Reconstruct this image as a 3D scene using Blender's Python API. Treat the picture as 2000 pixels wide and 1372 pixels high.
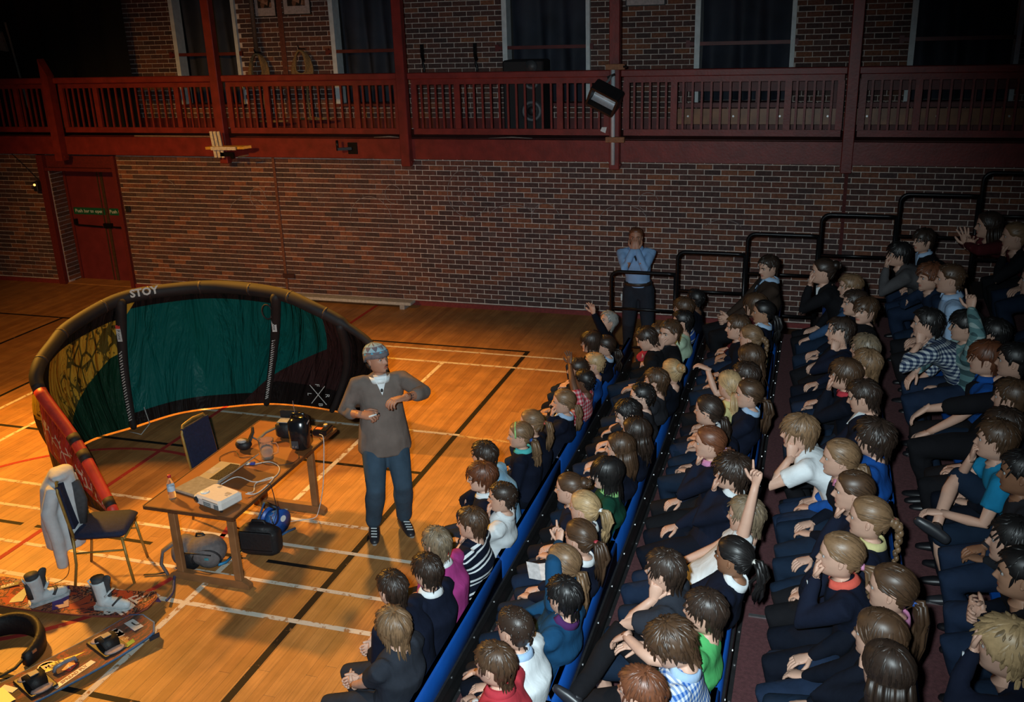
import bpy, bmesh, math, random
import numpy as np
from mathutils import Vector, Matrix
R = math.radians
for o in list(bpy.data.objects): bpy.data.objects.remove(o, do_unlink=True)
SC = bpy.context.scene
COL = SC.collection
# ---------------------------------------------------------------- camera
cam = bpy.data.objects.new('camera', bpy.data.cameras.new('camera')); COL.objects.link(cam)
_yaw, _pit, _rol = .31146872, .33741373, -.03279108
_f = Vector((-math.sin(_yaw)*math.cos(_pit), math.cos(_yaw)*math.cos(_pit), -math.sin(_pit)))
_r = Vector((math.cos(_yaw), math.sin(_yaw), 0)); _u = _r.cross(_f)
_r2 = _r*math.cos(_rol)+_u*math.sin(_rol); _u2 = -_r*math.sin(_rol)+_u*math.cos(_rol)
m = Matrix((_r2, _u2, -_f)).transposed().to_4x4(); m.translation = (0, 0, 4.3)
cam.matrix_world = m
cam.data.sensor_width = 36; cam.data.lens = 1888.46/2000*36; cam.data.clip_end = 100; cam.data.clip_start = .05
SC.camera = cam
# ---------------------------------------------------------------- world, lights, exposure
w = bpy.data.worlds.new('hall_gloom'); SC.world = w; w.use_nodes = True
w.node_tree.nodes['Background'].inputs[0].default_value = (.55, .7, 1, 1)
w.node_tree.nodes['Background'].inputs[1].default_value = .006
SC.view_settings.view_transform = 'Standard'; SC.view_settings.look = 'None'
SC.view_settings.exposure = 0; SC.view_settings.gamma = 1; SC.view_settings.use_curve_mapping = False
def spot(name, loc, aim, power, col, size, blend, rad):
    l = bpy.data.lights.new(name, 'SPOT'); l.energy = power; l.color = col
    l.spot_size = R(size); l.spot_blend = blend; l.shadow_soft_size = rad
    o = bpy.data.objects.new(name, l); COL.objects.link(o); o.location = loc
    o.rotation_euler = (Vector(aim)-Vector(loc)).to_track_quat('-Z', 'Y').to_euler()
    return o
# the photographer's flash, held just left of the lens
spot('camera_flash', (-.16, -.03, 4.42), (-2.35, 6.5, 1.1), 2000, (.80, .95, 1.0), 73, 1.0, .05)
# warm stage lanterns hung high at the back left of the hall
WARM = (1.0, .44, .05)
spot('stage_lantern', (-11.4, 9.0, 6.2), (-6.0, 7.0, 0), 5200, WARM, 62, .9, .3)
spot('stage_lantern.001', (-6.0, 12.0, 6.2), (-4.8, 8.9, 0), 2100, WARM, 70, 1.0, .3)
spot('stage_lantern.002', (-9.0, 3.0, 6.0), (-9.4, 13.4, .2), 2000, WARM, 50, 1.0, .25)
# ---------------------------------------------------------------- materials
_mc = {}
def nodes(name):
    m = bpy.data.materials.new(name); m.use_nodes = True
    nt = m.node_tree; return m, nt, nt.nodes['Principled BSDF']
def N(nt, t, **kw):
    n = nt.nodes.new('ShaderNode'+t)
    for k, v in kw.items():
        if k.startswith('i_'): n.inputs[k[2:].replace('_', ' ')].default_value = v
        elif k.startswith('n'): n.inputs[int(k[1:])].default_value = v
        else: setattr(n, k, v)
    return n
def rgb(c): return (c[0], c[1], c[2], 1)
def plain(name, col, rough=.6, metal=0, var=.25, scale=30, bump=0, bscale=60, spec=.5, vec='Object', island=0):
    key = (name, tuple(col), rough, metal, var, scale, bump, bscale, spec, island)
    if key in _mc: return _mc[key]
    m, nt, b = nodes(name)
    tc = N(nt, 'TexCoord')
    no = N(nt, 'TexNoise', i_Scale=scale, i_Detail=4)
    nt.links.new(tc.outputs[vec], no.inputs['Vector'])
    mx = N(nt, 'MixRGB', blend_type='MULTIPLY', n0=1.0)
    mx.inputs[1].default_value = rgb(col)
    mr = N(nt, 'MapRange', n1=.3, n2=.7, n3=1-var, n4=1+var*.5)
    nt.links.new(no.outputs['Fac'], mr.inputs[0]); nt.links.new(mr.outputs[0], mx.inputs[2])
    out = mx.outputs[0]
    if island:
        g = N(nt, 'NewGeometry'); oi = N(nt, 'ObjectInfo')
        ad = N(nt, 'Math', operation='ADD'); fr = N(nt, 'Math', operation='FRACT')
        nt.links.new(g.outputs['Random Per Island'], ad.inputs[0]); nt.links.new(oi.outputs['Random'], ad.inputs[1]); nt.links.new(ad.outputs[0], fr.inputs[0])
        mr2 = N(nt, 'MapRange', n3=1-island, n4=1+island); nt.links.new(fr.outputs[0], mr2.inputs[0])
        mx2 = N(nt, 'MixRGB', blend_type='MULTIPLY', n0=1.0); nt.links.new(out, mx2.inputs[1]); nt.links.new(mr2.outputs[0], mx2.inputs[2]); out = mx2.outputs[0]
    nt.links.new(out, b.inputs['Base Color'])
    b.inputs['Roughness'].default_value = rough; b.inputs['Metallic'].default_value = metal
    b.inputs['Specular IOR Level'].default_value = spec
    if bump:
        n2 = N(nt, 'TexNoise', i_Scale=bscale, i_Detail=3)
        nt.links.new(tc.outputs[vec], n2.inputs['Vector'])
        bp = N(nt, 'Bump', i_Strength=bump, i_Distance=.01)
        nt.links.new(n2.outputs['Fac'], bp.inputs['Height']); nt.links.new(bp.outputs[0], b.inputs['Normal'])
    _mc[key] = m; return m
def cloth(col, rough=.9):
    key = ('cloth', tuple(col))
    if key in _mc: return _mc[key]
    m = plain('cloth', col, rough, var=.18, scale=9, spec=.15); nt = m.node_tree; b = nt.nodes['Principled BSDF']
    tc = N(nt, 'TexCoord'); mp = N(nt, 'Mapping'); mp.inputs['Scale'].default_value = (1, 1, .55); nt.links.new(tc.outputs['Object'], mp.inputs['Vector'])
    n1 = N(nt, 'TexNoise', i_Scale=9, i_Detail=3, i_Distortion=.5); nt.links.new(mp.outputs[0], n1.inputs['Vector'])
    bp = N(nt, 'Bump', i_Strength=.6, i_Distance=.02); nt.links.new(n1.outputs['Fac'], bp.inputs['Height']); nt.links.new(bp.outputs[0], b.inputs['Normal'])
    _mc[key] = m; return m
def ramp(nt, src, stops, interp='LINEAR'):
    r = N(nt, 'ValToRGB'); e = r.color_ramp.elements; r.color_ramp.interpolation = interp
    while len(e) < len(stops): e.new(.5)
    for k, (p, c) in enumerate(stops): e[k].position = p; e[k].color = rgb(c)
    nt.links.new(src, r.inputs[0]); return r
def pieces_mat(name, stops, rough, bump=.4, bscale=90, var=.3, scale=25):
    """material for bricks / boards: one tone per piece (object or mesh island)"""
    m, nt, b = nodes(name)
    g = N(nt, 'NewGeometry'); oi = N(nt, 'ObjectInfo')
    ad = N(nt, 'Math', operation='ADD'); fr = N(nt, 'Math', operation='FRACT')
    nt.links.new(g.outputs['Random Per Island'], ad.inputs[0]); nt.links.new(oi.outputs['Random'], ad.inputs[1]); nt.links.new(ad.outputs[0], fr.inputs[0])
    rp = ramp(nt, fr.outputs[0], stops)
    no = N(nt, 'TexNoise', i_Scale=scale, i_Detail=5); nt.links.new(g.outputs['Position'], no.inputs['Vector'])
    mr = N(nt, 'MapRange', n1=.3, n2=.7, n3=1-var, n4=1+var*.6); nt.links.new(no.outputs['Fac'], mr.inputs[0])
    mx = N(nt, 'MixRGB', blend_type='MULTIPLY', n0=1.0); nt.links.new(rp.outputs[0], mx.inputs[1]); nt.links.new(mr.outputs[0], mx.inputs[2])
    nt.links.new(mx.outputs[0], b.inputs['Base Color']); b.inputs['Roughness'].default_value = rough
    n2 = N(nt, 'TexNoise', i_Scale=bscale, i_Detail=3); nt.links.new(g.outputs['Position'], n2.inputs['Vector'])
    bp = N(nt, 'Bump', i_Strength=bump, i_Distance=.004); nt.links.new(n2.outputs['Fac'], bp.inputs['Height']); nt.links.new(bp.outputs[0], b.inputs['Normal'])
    return m, nt, b, mx, g
# ---------------------------------------------------------------- mesh builder
def frame_of(d, hint=(0, 0, 1)):
    d = np.asarray(d, float); d = d/np.linalg.norm(d)
    h = np.asarray(hint, float)
    if abs(d@h) > .97: h = np.array((1., 0, 0)) if abs(d[0]) < .9 else np.array((0, 1., 0))
    a = np.cross(h, d); a /= np.linalg.norm(a); b = np.cross(d, a)
    return a, b, d
class MB:
    def __init__(s): s.V = []; s.F = []; s.M = []; s.n = 0
    def add(s, v, f, mi=0):
        v = np.asarray(v, float).reshape(-1, 3)
        s.V.append(v); k = s.n
        for q in f: s.F.append(tuple(i+k for i in q))
        s.M += [mi]*len(f); s.n += len(v); return s
    def box(s, c, d, rz=0, mi=0, rot=None):
        x, y, z = [e/2 for e in d]
        v = np.array([(-x,-y,-z),(x,-y,-z),(x,y,-z),(-x,y,-z),(-x,-y,z),(x,-y,z),(x,y,z),(-x,y,z)])
        if rot is not None: v = v@np.array(rot).T
        if rz:
            a = R(rz); ca, sa = math.cos(a), math.sin(a)
            v = np.c_[v[:,0]*ca-v[:,1]*sa, v[:,0]*sa+v[:,1]*ca, v[:,2]]
        return s.add(v+np.array(c), [(0,3,2,1),(4,5,6,7),(0,1,5,4),(1,2,6,5),(2,3,7,6),(3,0,4,7)], mi)
    def cbox(s, c, d, ch=.01, rz=0, mi=0):
        """box with chamfered vertical edges and top/bottom edges"""
        x, y, z = [e/2 for e in d]; ch = min(ch, x*.9, y*.9, z*.9); v = []
        for zz, k in ((-z, ch), (-z+ch, 0), (z-ch, 0), (z, ch)):
            X, Y = x-k, y-k
            for (sx, sy, t) in ((-1,-1,0),(-1,-1,1),(1,-1,1),(1,-1,0),(1,1,0),(1,1,1),(-1,1,1),(-1,1,0)):
                v.append((sx*(X-(ch if t else 0)), sy*(Y-(0 if t else ch)), zz))
        v = np.array(v)
        if rz:
            a = R(rz); ca, sa = math.cos(a), math.sin(a)
            v = np.c_[v[:,0]*ca-v[:,1]*sa, v[:,0]*sa+v[:,1]*ca, v[:,2]]
        f = [tuple(range(7,-1,-1)), tuple(range(24,32))]
        for k in range(3):
            for i in range(8):
                j = (i+1) % 8; f.append((k*8+i, k*8+j, k*8+8+j, k*8+8+i))
        return s.add(v+np.array(c), f, mi)
    def bar(s, p, q, w, h=None, hint=(0,0,1), mi=0):
        p = np.asarray(p, float); q = np.asarray(q, float); h = h or w
        a, b, d = frame_of(q-p, hint); v = []
        for c in (p, q):
            for (i, j) in ((-1,-1),(1,-1),(1,1),(-1,1)): v.append(c+a*i*w/2+b*j*h/2)
        return s.add(v, [(0,3,2,1),(4,5,6,7),(0,1,5,4),(1,2,6,5),(2,3,7,6),(3,0,4,7)], mi)
    def rings(s, rs, cap=True, mi=0, closed=True):
        n = len(rs[0]); v = np.concatenate([np.asarray(r, float) for r in rs]); f = []
        for k in range(len(rs)-1):
            for i in range(n if closed else n-1):
                j = (i+1) % n; f.append((k*n+i, k*n+j, k*n+n+j, k*n+n+i))
        if cap:
            f.append(tuple(range(n-1,-1,-1))); f.append(tuple(range((len(rs)-1)*n, len(rs)*n)))
        return s.add(v, f, mi)
    def tube(s, pts, rad, n=8, mi=0, round_ends=False, flat=1.0, hint=(0,0,1), loop=False):
        P = np.asarray(pts, float); K = len(P)
        r = np.full(K, rad, float) if np.isscalar(rad) else np.asarray(rad, float)
        if round_ends:
            d0 = P[0]-P[1]; d0 /= np.linalg.norm(d0); d1 = P[-1]-P[-2]; d1 /= np.linalg.norm(d1)
            P = np.vstack([P[0]+d0*r[0]*.9, P[0]+d0*r[0]*.6, P, P[-1]+d1*r[-1]*.6, P[-1]+d1*r[-1]*.9])
            r = np.concatenate([[r[0]*.4, r[0]*.8], r, [r[-1]*.8, r[-1]*.4]]); K += 4
        T = np.zeros_like(P); T[1:-1] = P[2:]-P[:-2]; T[0] = P[1]-P[0]; T[-1] = P[-1]-P[-2]
        if loop: T[0] = T[-1] = P[1]-P[-2]
        a, b, d = frame_of(T[0], hint); rs = []
        an = np.arange(n)*2*math.pi/n
        for k in range(K):
            t = T[k]/(np.linalg.norm(T[k])+1e-9)
            a = a-t*(a@t); a /= (np.linalg.norm(a)+1e-9); b = np.cross(t, a)
            rs.append(P[k]+np.outer(np.cos(an), a)*r[k]+np.outer(np.sin(an), b)*r[k]*flat)
        return s.rings(rs, not loop, mi)
    def ell(s, c, r, nu=10, nv=7, mi=0, rot=None):
        v = []; f = []
        for k in range(nv+1):
            ph = math.pi*k/nv
            for i in range(nu):
                th = 2*math.pi*i/nu
                v.append((max(math.sin(ph),.02)*math.cos(th)*r[0], max(math.sin(ph),.02)*math.sin(th)*r[1], -math.cos(ph)*r[2]))
        v = np.array(v)
        if rot is not None: v = v@np.array(rot).T
        for k in range(nv):
            for i in range(nu):
                j = (i+1) % nu; f.append((k*nu+i, k*nu+j, k*nu+nu+j, k*nu+nu+i))
        f.append(tuple(range(nu-1,-1,-1))); f.append(tuple(range(nv*nu, nv*nu+nu)))
        return s.add(v+np.array(c), f, mi)
    def lathe(s, prof, c=(0,0,0), n=16, mi=0, cap=True):
        an = np.arange(n)*2*math.pi/n
        return s.rings([np.c_[np.cos(an)*r+c[0], np.sin(an)*r+c[1], np.full(n, z+c[2])] for r, z in prof], cap, mi)
    def prism(s, poly, z0, z1, mi=0, M=None):
        n = len(poly); v = np.array([(x, y, z0) for x, y in poly]+[(x, y, z1) for x, y in poly], float)
        if M is not None: v = v@np.array(M.to_3x3()).T+np.array(M.translation)
        f = [tuple(range(n-1,-1,-1)), tuple(range(n, 2*n))]+[(i, (i+1) % n, n+(i+1) % n, n+i) for i in range(n)]
        return s.add(v, f, mi)
    def mesh(s, name, mats, smooth=False, off=(0,0,0)):
        me = bpy.data.meshes.new(name)
        V = np.concatenate(s.V)-np.asarray(off, float)
        me.from_pydata(V.tolist(), [], s.F)
        for mt in (mats if isinstance(mats, (list, tuple)) else [mats]): me.materials.append(mt)
        if max(s.M) > 0: me.polygons.foreach_set('material_index', s.M)
        if smooth: me.polygons.foreach_set('use_smooth', [True]*len(me.polygons))
        me.update(); return me
def link(name, me, parent=None, loc=None):
    o = bpy.data.objects.new(name, me); COL.objects.link(o)
    if parent is not None: o.parent = parent
    if loc is not None: o.location = loc
    return o
def tag(o, label=None, cat=None, group=None, kind=None):
    if label: o['label'] = label
    if cat: o['category'] = cat
    if group: o['group'] = group
    if kind: o['kind'] = kind
    return o
def thing(name, label, cat, loc=(0,0,0), rz=0, group=None, parent=None):
    o = bpy.data.objects.new(name, None); COL.objects.link(o); o.location = loc; o.rotation_euler = (0, 0, R(rz))
    o.empty_display_size = .1
    return tag(o, label, cat, group)
def part(name, mb, mats, parent, smooth=False, off=None, label=None):
    """mb in the parent's local frame (off: world offset to subtract)"""
    o = link(name, mb.mesh(name, mats, smooth, off if off is not None else (0,0,0)), parent)
    if label: o['label'] = label
    return o
def struct(name, mb, mats, parent=None, smooth=False):
    o = link(name, mb.mesh(name, mats, smooth), parent)
    if parent is None: o['kind'] = 'structure'
    return o
def copy_tree(o, parent=None):
    c = o.copy(); COL.objects.link(c); c.parent = parent
    for ch in o.children: copy_tree(ch, c)
    return c
def evaluated(me, name, vox=0, smooth=0, sub=0, fac=.5, solid=0):
    o = bpy.data.objects.new('t', me); COL.objects.link(o)
    if vox: md = o.modifiers.new('r', 'REMESH'); md.mode = 'VOXEL'; md.voxel_size = vox; md.use_smooth_shade = True
    if smooth: md = o.modifiers.new('s', 'SMOOTH'); md.factor = fac; md.iterations = smooth
    if sub: md = o.modifiers.new('u', 'SUBSURF'); md.levels = sub; md.render_levels = sub
    dg = bpy.context.evaluated_depsgraph_get(); dg.update()
    r = bpy.data.meshes.new_from_object(o.evaluated_get(dg)); r.name = name
    bpy.data.objects.remove(o); bpy.data.meshes.remove(me)
    return r
def blob(mb, name, mat, vox=.012, smooth=3, off=(0,0,0)):
    me = evaluated(mb.mesh(name, mat, True, off), name, vox, smooth)
    if not me.materials: me.materials.append(mat)
    me.polygons.foreach_set('use_smooth', [True]*len(me.polygons)); return me
def text_mesh(s, size, mat, depth=.0008, bold=0):
    cu = bpy.data.curves.new('lettering', 'FONT'); cu.body = s; cu.size = size; cu.extrude = depth; cu.offset = bold
    cu.align_x = 'CENTER'; cu.align_y = 'CENTER'; cu.resolution_u = 2
    o = bpy.data.objects.new('t', cu); COL.objects.link(o)
    dg = bpy.context.evaluated_depsgraph_get(); dg.update()
    me = bpy.data.meshes.new_from_object(o.evaluated_get(dg)); me.name = 'lettering'
    bpy.data.objects.remove(o); me.materials.clear(); me.materials.append(mat)
    return me
rng = np.random.default_rng(7); random.seed(7)
# ================================================================ SETTING
YW, YU = 13.46, 14.60            # lower brick wall, upper wall behind the balcony
DARKRED = plain('oxblood_paint', (.20, .022, .018), .45, var=.3, scale=6, bump=.15, bscale=30)
DARKRED2 = plain('oxblood_paint_worn', (.13, .016, .016), .5, var=.35, scale=7)
BLACK = plain('black_paint', (.012, .012, .013), .5)
BLACKM = plain('black_steel', (.015, .015, .017), .35, .6)
STEEL = plain('steel', (.55, .56, .57), .35, .9, var=.2)
WHITE = plain('white_paint', (.70, .76, .77), .5, var=.15, scale=12)
# ---- floor: sub floor, boards running away from the camera, painted court lines
boards_mat, nt, bs, mx, g = pieces_mat('varnished_maple', [(0,(.34,.145,.040)),(.35,(.41,.185,.055)),(.7,(.46,.215,.066)),(1,(.36,.150,.044))], .52, .08, 40, .2, 5)
n = N(nt, 'TexNoise', i_Scale=1.0, i_Detail=6); mp = N(nt, 'Mapping'); mp.inputs['Scale'].default_value = (60, 2.2, 60)
nt.links.new(g.outputs['Position'], mp.inputs['Vector']); nt.links.new(mp.outputs[0], n.inputs['Vector'])
mr = N(nt, 'MapRange', n1=.35, n2=.65, n3=.82, n4=1.08); nt.links.new(n.outputs['Fac'], mr.inputs[0])
m2 = N(nt, 'MixRGB', blend_type='MULTIPLY', n0=1.0); nt.links.new(mx.outputs[0], m2.inputs[1]); nt.links.new(mr.outputs[0], m2.inputs[2])
nt.links.new(m2.outputs[0], bs.inputs['Base Color'])
fl = struct('floor', MB().box((-5.5, 6.8, -.03), (19, 14.4, .02)), plain('board_seam', (.10,.045,.018), .7))
BW, BL = .088, 2.4
bm_ = MB().box((0, 0, -.01), (BW-.0016, BL-.003, .02)).mesh('floor_board', boards_mat)
cells = []
for i in range(int(13.2/BW)):
    x = -14.5+BW*(i+.5)
    o0 = random.random()*BL
    y = 2.6-o0
    while y < 13.46:
        cells.append((x, y+BL/2)); y += BL
cells.sort(key=lambda c: math.hypot(c[0]+1.6, c[1]-2.5))
rest = MB()
cnt = 0
for x, y in cells:
    y0, y1 = max(y-BL/2, 2.2), min(y+BL/2, 13.5)
    if y1-y0 < .1: continue
    if cnt < 300 and y1-y0 > BL-.01:
        o = link('floor_board', bm_, fl, (x, y, 0)); cnt += 1
    else: rest.box((x, (y0+y1)/2, -.01), (BW-.0016, y1-y0-.003, .02))
o = struct('distant_floor_boards', rest, boards_mat, fl); o['kind'] = 'stuff'
def worn(name, col, gap):
    m, nt, b = nodes(name)
    g = N(nt, 'NewGeometry')
    no = N(nt, 'TexNoise', i_Scale=14, i_Detail=6, i_Roughness=.7); nt.links.new(g.outputs['Position'], no.inputs['Vector'])
    rp = ramp(nt, no.outputs['Fac'], [(gap, (0,0,0)), (gap+.06, (1,1,1))])
    mx = N(nt, 'MixRGB'); nt.links.new(rp.outputs[0], mx.inputs[0]); mx.inputs[1].default_value = (.36,.18,.07,1); mx.inputs[2].default_value = rgb(col)
    nt.links.new(mx.outputs[0], b.inputs['Base Color']); b.inputs['Roughness'].default_value = .65; b.inputs['Specular IOR Level'].default_value = .15
    return m
LW = worn('white_court_paint', (.66,.60,.50), .40); LK = worn('black_court_paint', (.012,.010,.009), .30)
LR = worn('red_court_paint', (.36,.035,.03), .34); LY = worn('cream_court_paint', (.55,.40,.18), .44)
def line(p, q, w, m, nm='court_line'):
    zz = (.0012 if m is LW else (.0018 if m is LR else .0007))+.00005*(len(fl.children) % 8)
    (x0, y0), (x1, y1) = p, q; L = math.hypot(x1-x0, y1-y0); mb = MB()
    mb.box(((x0+x1)/2, (y0+y1)/2, zz/2), (L, w, zz), math.degrees(math.atan2(y1-y0, x1-x0)))
    return struct(nm, mb, m, fl)
for a in [((-14.4,6.83),(-3.53,6.83),.045,LW), ((-14.4,6.41),(-2.2,6.41),.042,LW), ((-14.4,5.85),(-2.2,5.85),.042,LW), ((-14.4,5.42),(-2.1,5.42),.05,LW),
          ((-9.16,11.05),(-2.3,11.05),.05,LW), ((-9.16,11.5),(-2.6,11.5),.045,LW), ((-9.16,8.92),(-3.5,8.92),.045,LW), ((-3.5,8.9),(-2.1,8.85),.04,LY),
          ((-4.51,3.4),(-4.51,11.05),.05,LW), ((-9.17,3.5),(-9.17,11.5),.05,LW), ((-8.43,3.5),(-8.43,8.9),.05,LW),
          ((-3.54,3.0),(-3.54,11.7),.06,LK), ((-14.4,11.68),(-3.51,11.68),.05,LK), ((-14.4,7.97),(-3.57,7.97),.05,LK),
          ((-7.1,6.13),(-6.75,6.13),.045,LK), ((-6.6,6.13),(-6.3,6.13),.045,LK), ((-5.9,6.13),(-5.35,6.13),.045,LK), ((-4.7,6.13),(-4.45,6.13),.045,LK), ((-4.2,6.13),(-3.57,6.13),.045,LK),
          ((-7.5,4.31),(-4.1,4.31),.05,LK), ((-11.12,8.0),(-11.12,11.66),.05,LK), ((-9.49,8.0),(-9.49,9.3),.05,LK),
          ((-6.49,3.0),(-6.49,13.3),.05,LR)]: line(*a)
mb = MB(); rs = []
for k in range(97):
    a = 2*math.pi*k/96; c = (math.cos(a), math.sin(a))
    rs.append([(-6.49+c[0]*r, 6.1+c[1]*r, z) for r, z in ((1.685,0),(1.685,.0015),(1.735,.0015),(1.735,0))])
mb.rings(rs, False); struct('court_circle', mb, LR, fl)
# ---- brick walls
MORT = plain('mortar', (.70, .58, .51), .95, var=.3, scale=20, bump=.4, bscale=120)
brick_mat = pieces_mat('rustic_brick', [(0,(.060,.036,.034)),(.25,(.085,.040,.034)),(.45,(.13,.050,.036)),(.62,(.075,.045,.044)),(.8,(.16,.060,.038)),(.94,(.24,.09,.045)),(1,(.11,.07,.065))], .85, .5, 70, .35, 30)[0]
DOOR = (-12.56, -11.15)
wb = struct('wall_back', MB().box(((-16+DOOR[0])/2, YW+.1, 1.2), (DOOR[0]+16, .18, 2.5)).box(((4.6+DOOR[1])/2, YW+.1, 1.2), (4.6-DOOR[1], .18, 2.5)).box((-11.85, YW+.1, 2.42), (1.5, .18, .26)), MORT)
WIN = [(-10.46,-9.23), (-7.53,-6.35), (-4.67,-3.33), (-1.80,-.43), (1.05,2.40)]; SILL = 2.95
mb = MB(); xs = [-16]+[e for w_ in WIN for e in w_]+[4.6]
for k in range(0, len(xs), 2): mb.box(((xs[k]+xs[k+1])/2, YU+.1, 3.9), (xs[k+1]-xs[k], .18, 2.7))
for a, b in WIN: mb.box(((a+b)/2, YU+.1, (2.55+SILL)/2), (b-a, .18, SILL-2.55))
wu = struct('wall_upper', mb, MORT)
H_ = .065; UB = {}
def brick_mesh(w):
    k = round(w, 3)
    if k not in UB:
        x, z, d, c = w/2, H_/2, .011, .003
        v = [(-x,0,-z),(x,0,-z),(x,0,z),(-x,0,z),(-x+c,-d,-z+c),(x-c,-d,-z+c),(x-c,-d,z-c),(-x+c,-d,z-c)]
        UB[k] = (v, [(4,5,6,7),(0,1,5,4),(1,2,6,5),(2,3,7,6),(3,0,4,7)])
    return UB[k]
def courses(x0, x1, z0, z1, y, holes, tight=None):
    out = []; k = 0; z = z0
    while z+H_ <= z1+.03:
        x = x0-(.1125 if k % 2 else 0)
        while x < x1:
            a, b = x, x+.225; zc = z+H_/2
            ok = True
            for (h0, h1, g0, g1) in holes:
                if g0 < zc < g1 and a < h1 and b > h0:
                    if a < h0-.06: b = h0+.004
                    elif b > h1+.06: a = h1-.004
                    else: ok = False
            a = max(a, x0); b = min(b, x1)
            if ok and b-a > .04:
                j = .0035 if (tight and tight[0] < (a+b)/2 < tight[1]) else .011
                out.append(((a+b)/2, y, zc, b-a-j))
            x += .225
        z += .075; k += 1
    return out
def lay(parent, bricks, limit, key):
    bricks = sorted(bricks, key=key); rest = MB(); me = {}
    for i, (x, y, z, w_) in enumerate(bricks):
        y2 = y+random.uniform(-.0025, .0025)
        v, f = brick_mesh(w_)
        if i < limit:
            k = round(w_, 3)
            if k not in me: me[k] = MB().add(v, f).mesh('brick', brick_mat)
            link('brick', me[k], parent, (x, y2+.008, z))
        else: rest.add(np.array(v)+np.array((x, y2+.008, z)), f)
    o = struct('brickwork', rest, brick_mat, parent); o['kind'] = 'stuff'
lay(wb, courses(-16, 4.6, .085, 2.30, YW, [(DOOR[0]-.02, DOOR[1]+.02, -1, 2.22)], (-11.1, -6.1)), 300,
    lambda b: math.hypot(b[0]+1.6, (b[2]-1.7)*1.6)+(9 if b[2] < .75 and b[0] > -2.6 else 0))
lay(wu, courses(-12.0, 4.6, 2.76, 4.95, YU, [(a, b, SILL, 9) for a, b in WIN]), 300,
    lambda b: math.hypot((b[0]+3.6)*.8, (b[2]-4.05)*2.0)+(6 if b[2] < 3.45 else 0))
struct('baseboard_back', MB().box((-14.3, YW-.015, .035), (3.46, .03, .07)).box((-3.27, YW-.015, .035), (15.7, .03, .07)), plain('skirting_red', (.22,.03,.028), .5, var=.3))
struct('baseboard_upper', MB().box((-5.7, YU-.02, 2.675), (20.5, .03, .16)), DARKRED2)
# faint chalk rings drawn on the lower wall
CH = plain('chalk', (.30,.26,.25), .95)
k = 0
for (cx, cz, rx, rz_, a0, a1) in [(-4.93,1.78,.33,.36,20,330), (-4.93,1.72,.12,.13,0,300), (-6.55,1.33,.35,.36,10,175), (-6.15,1.74,.13,.14,0,280), (-4.25,1.33,.42,.3,40,150), (-3.75,1.4,.22,.26,20,175),
        (-8.7,1.33,.36,.3,15,170), (-8.5,1.63,.14,.16,0,280), (-2.25,1.72,.14,.13,0,320), (-2.6,1.42,.35,.25,15,170), (-10.2,1.68,.2,.2,30,150), (-1.2,1.32,.28,.18,30,150)]:
    pts = [(cx+rx*math.cos(R(a)), YW-.0125, cz+rz_*math.sin(R(a))) for a in np.linspace(a0, a1, 28)]
    struct('chalk_ring', MB().tube(pts, .0042, 4), CH, wb)
# ---- recessed fire door with brick reveal
dj = plain('door_red', (.15,.018,.022), .5, var=.25, scale=5)
d1 = struct('door_1', MB().box((-12.12, 13.83, 1.06), (.74, .05, 2.1)), dj)
struct('door_leaf', MB().box((-11.37, 13.83, 1.06), (.70, .05, 2.1)), dj, d1)
struct('door_frame', MB().box((-12.62, YW-.02, 1.13), (.13, .08, 2.26)).box((-11.14, YW-.02, 1.13), (.07, .08, 2.26)).box((-11.85, YW-.01, 2.02), (1.45, .07, .05)).box((-11.85, YW+.03, 2.15), (1.4, .03, .2)).box((-12.51, 13.83, 1.06), (.05, .1, 2.14)), plain('door_frame_red', (.13,.016,.016), .5), d1)
struct('meeting_strip', MB().box((-11.745, 13.795, 1.06), (.05, .02, 2.1)).box((-11.83, 13.795, 1.06), (.015, .02, 2.1)), plain('dull_brass', (.12,.07,.035), .4, .5), d1)
struct('push_bar', MB().bar((-12.42, 13.75, 1.0), (-11.86, 13.75, .98), .025).bar((-11.64, 13.75, .98), (-11.1, 13.75, .98), .025).box((-11.75, 13.77, 1.0), (.16, .06, .08)).box((-12.42, 13.77, 1.05), (.04, .06, .1)), BLACKM, d1)
rv = struct('reveal', MB().box((-12.60, 13.66, 1.13), (.1, .28, 2.2)), MORT, d1)
mb = MB()
for k in range(28):
    z = .05+k*.075
    for (a, b) in (((13.50, 13.59), (13.602, 13.80)) if k % 2 else ((13.50, 13.68), (13.692, 13.80))):
        mb.box((-12.545, (a+b)/2, z+.033), (.012, b-a, .063))
o = struct('reveal_bricks', mb, brick_mat, d1); o['kind'] = 'stuff'
struct('threshold', MB().box((-11.9, 13.66, -.005), (1.4, .4, .03)), boards_mat, d1)
GREEN = plain('sign_green', (.005,.10,.05), .5)
for (x, w_, s) in ((-12.12, .66, 'Push bar to open'), (-11.40, .60, 'Push bar to open')):
    t = tag(link('door_sign', MB().box((0, 0, 0), (w_, .006, .12)).mesh('door_sign', GREEN), None, (x, 13.80, 1.24)),
        'green sign reading Push bar to open on the %s leaf of the red fire door' % ('left' if x < -12 else 'right'), 'sign')
    l = link('lettering', text_mesh(s, .085, WHITE), t, (0, -.005, 0)); l.rotation_euler = (R(90), 0, 0)
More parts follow.
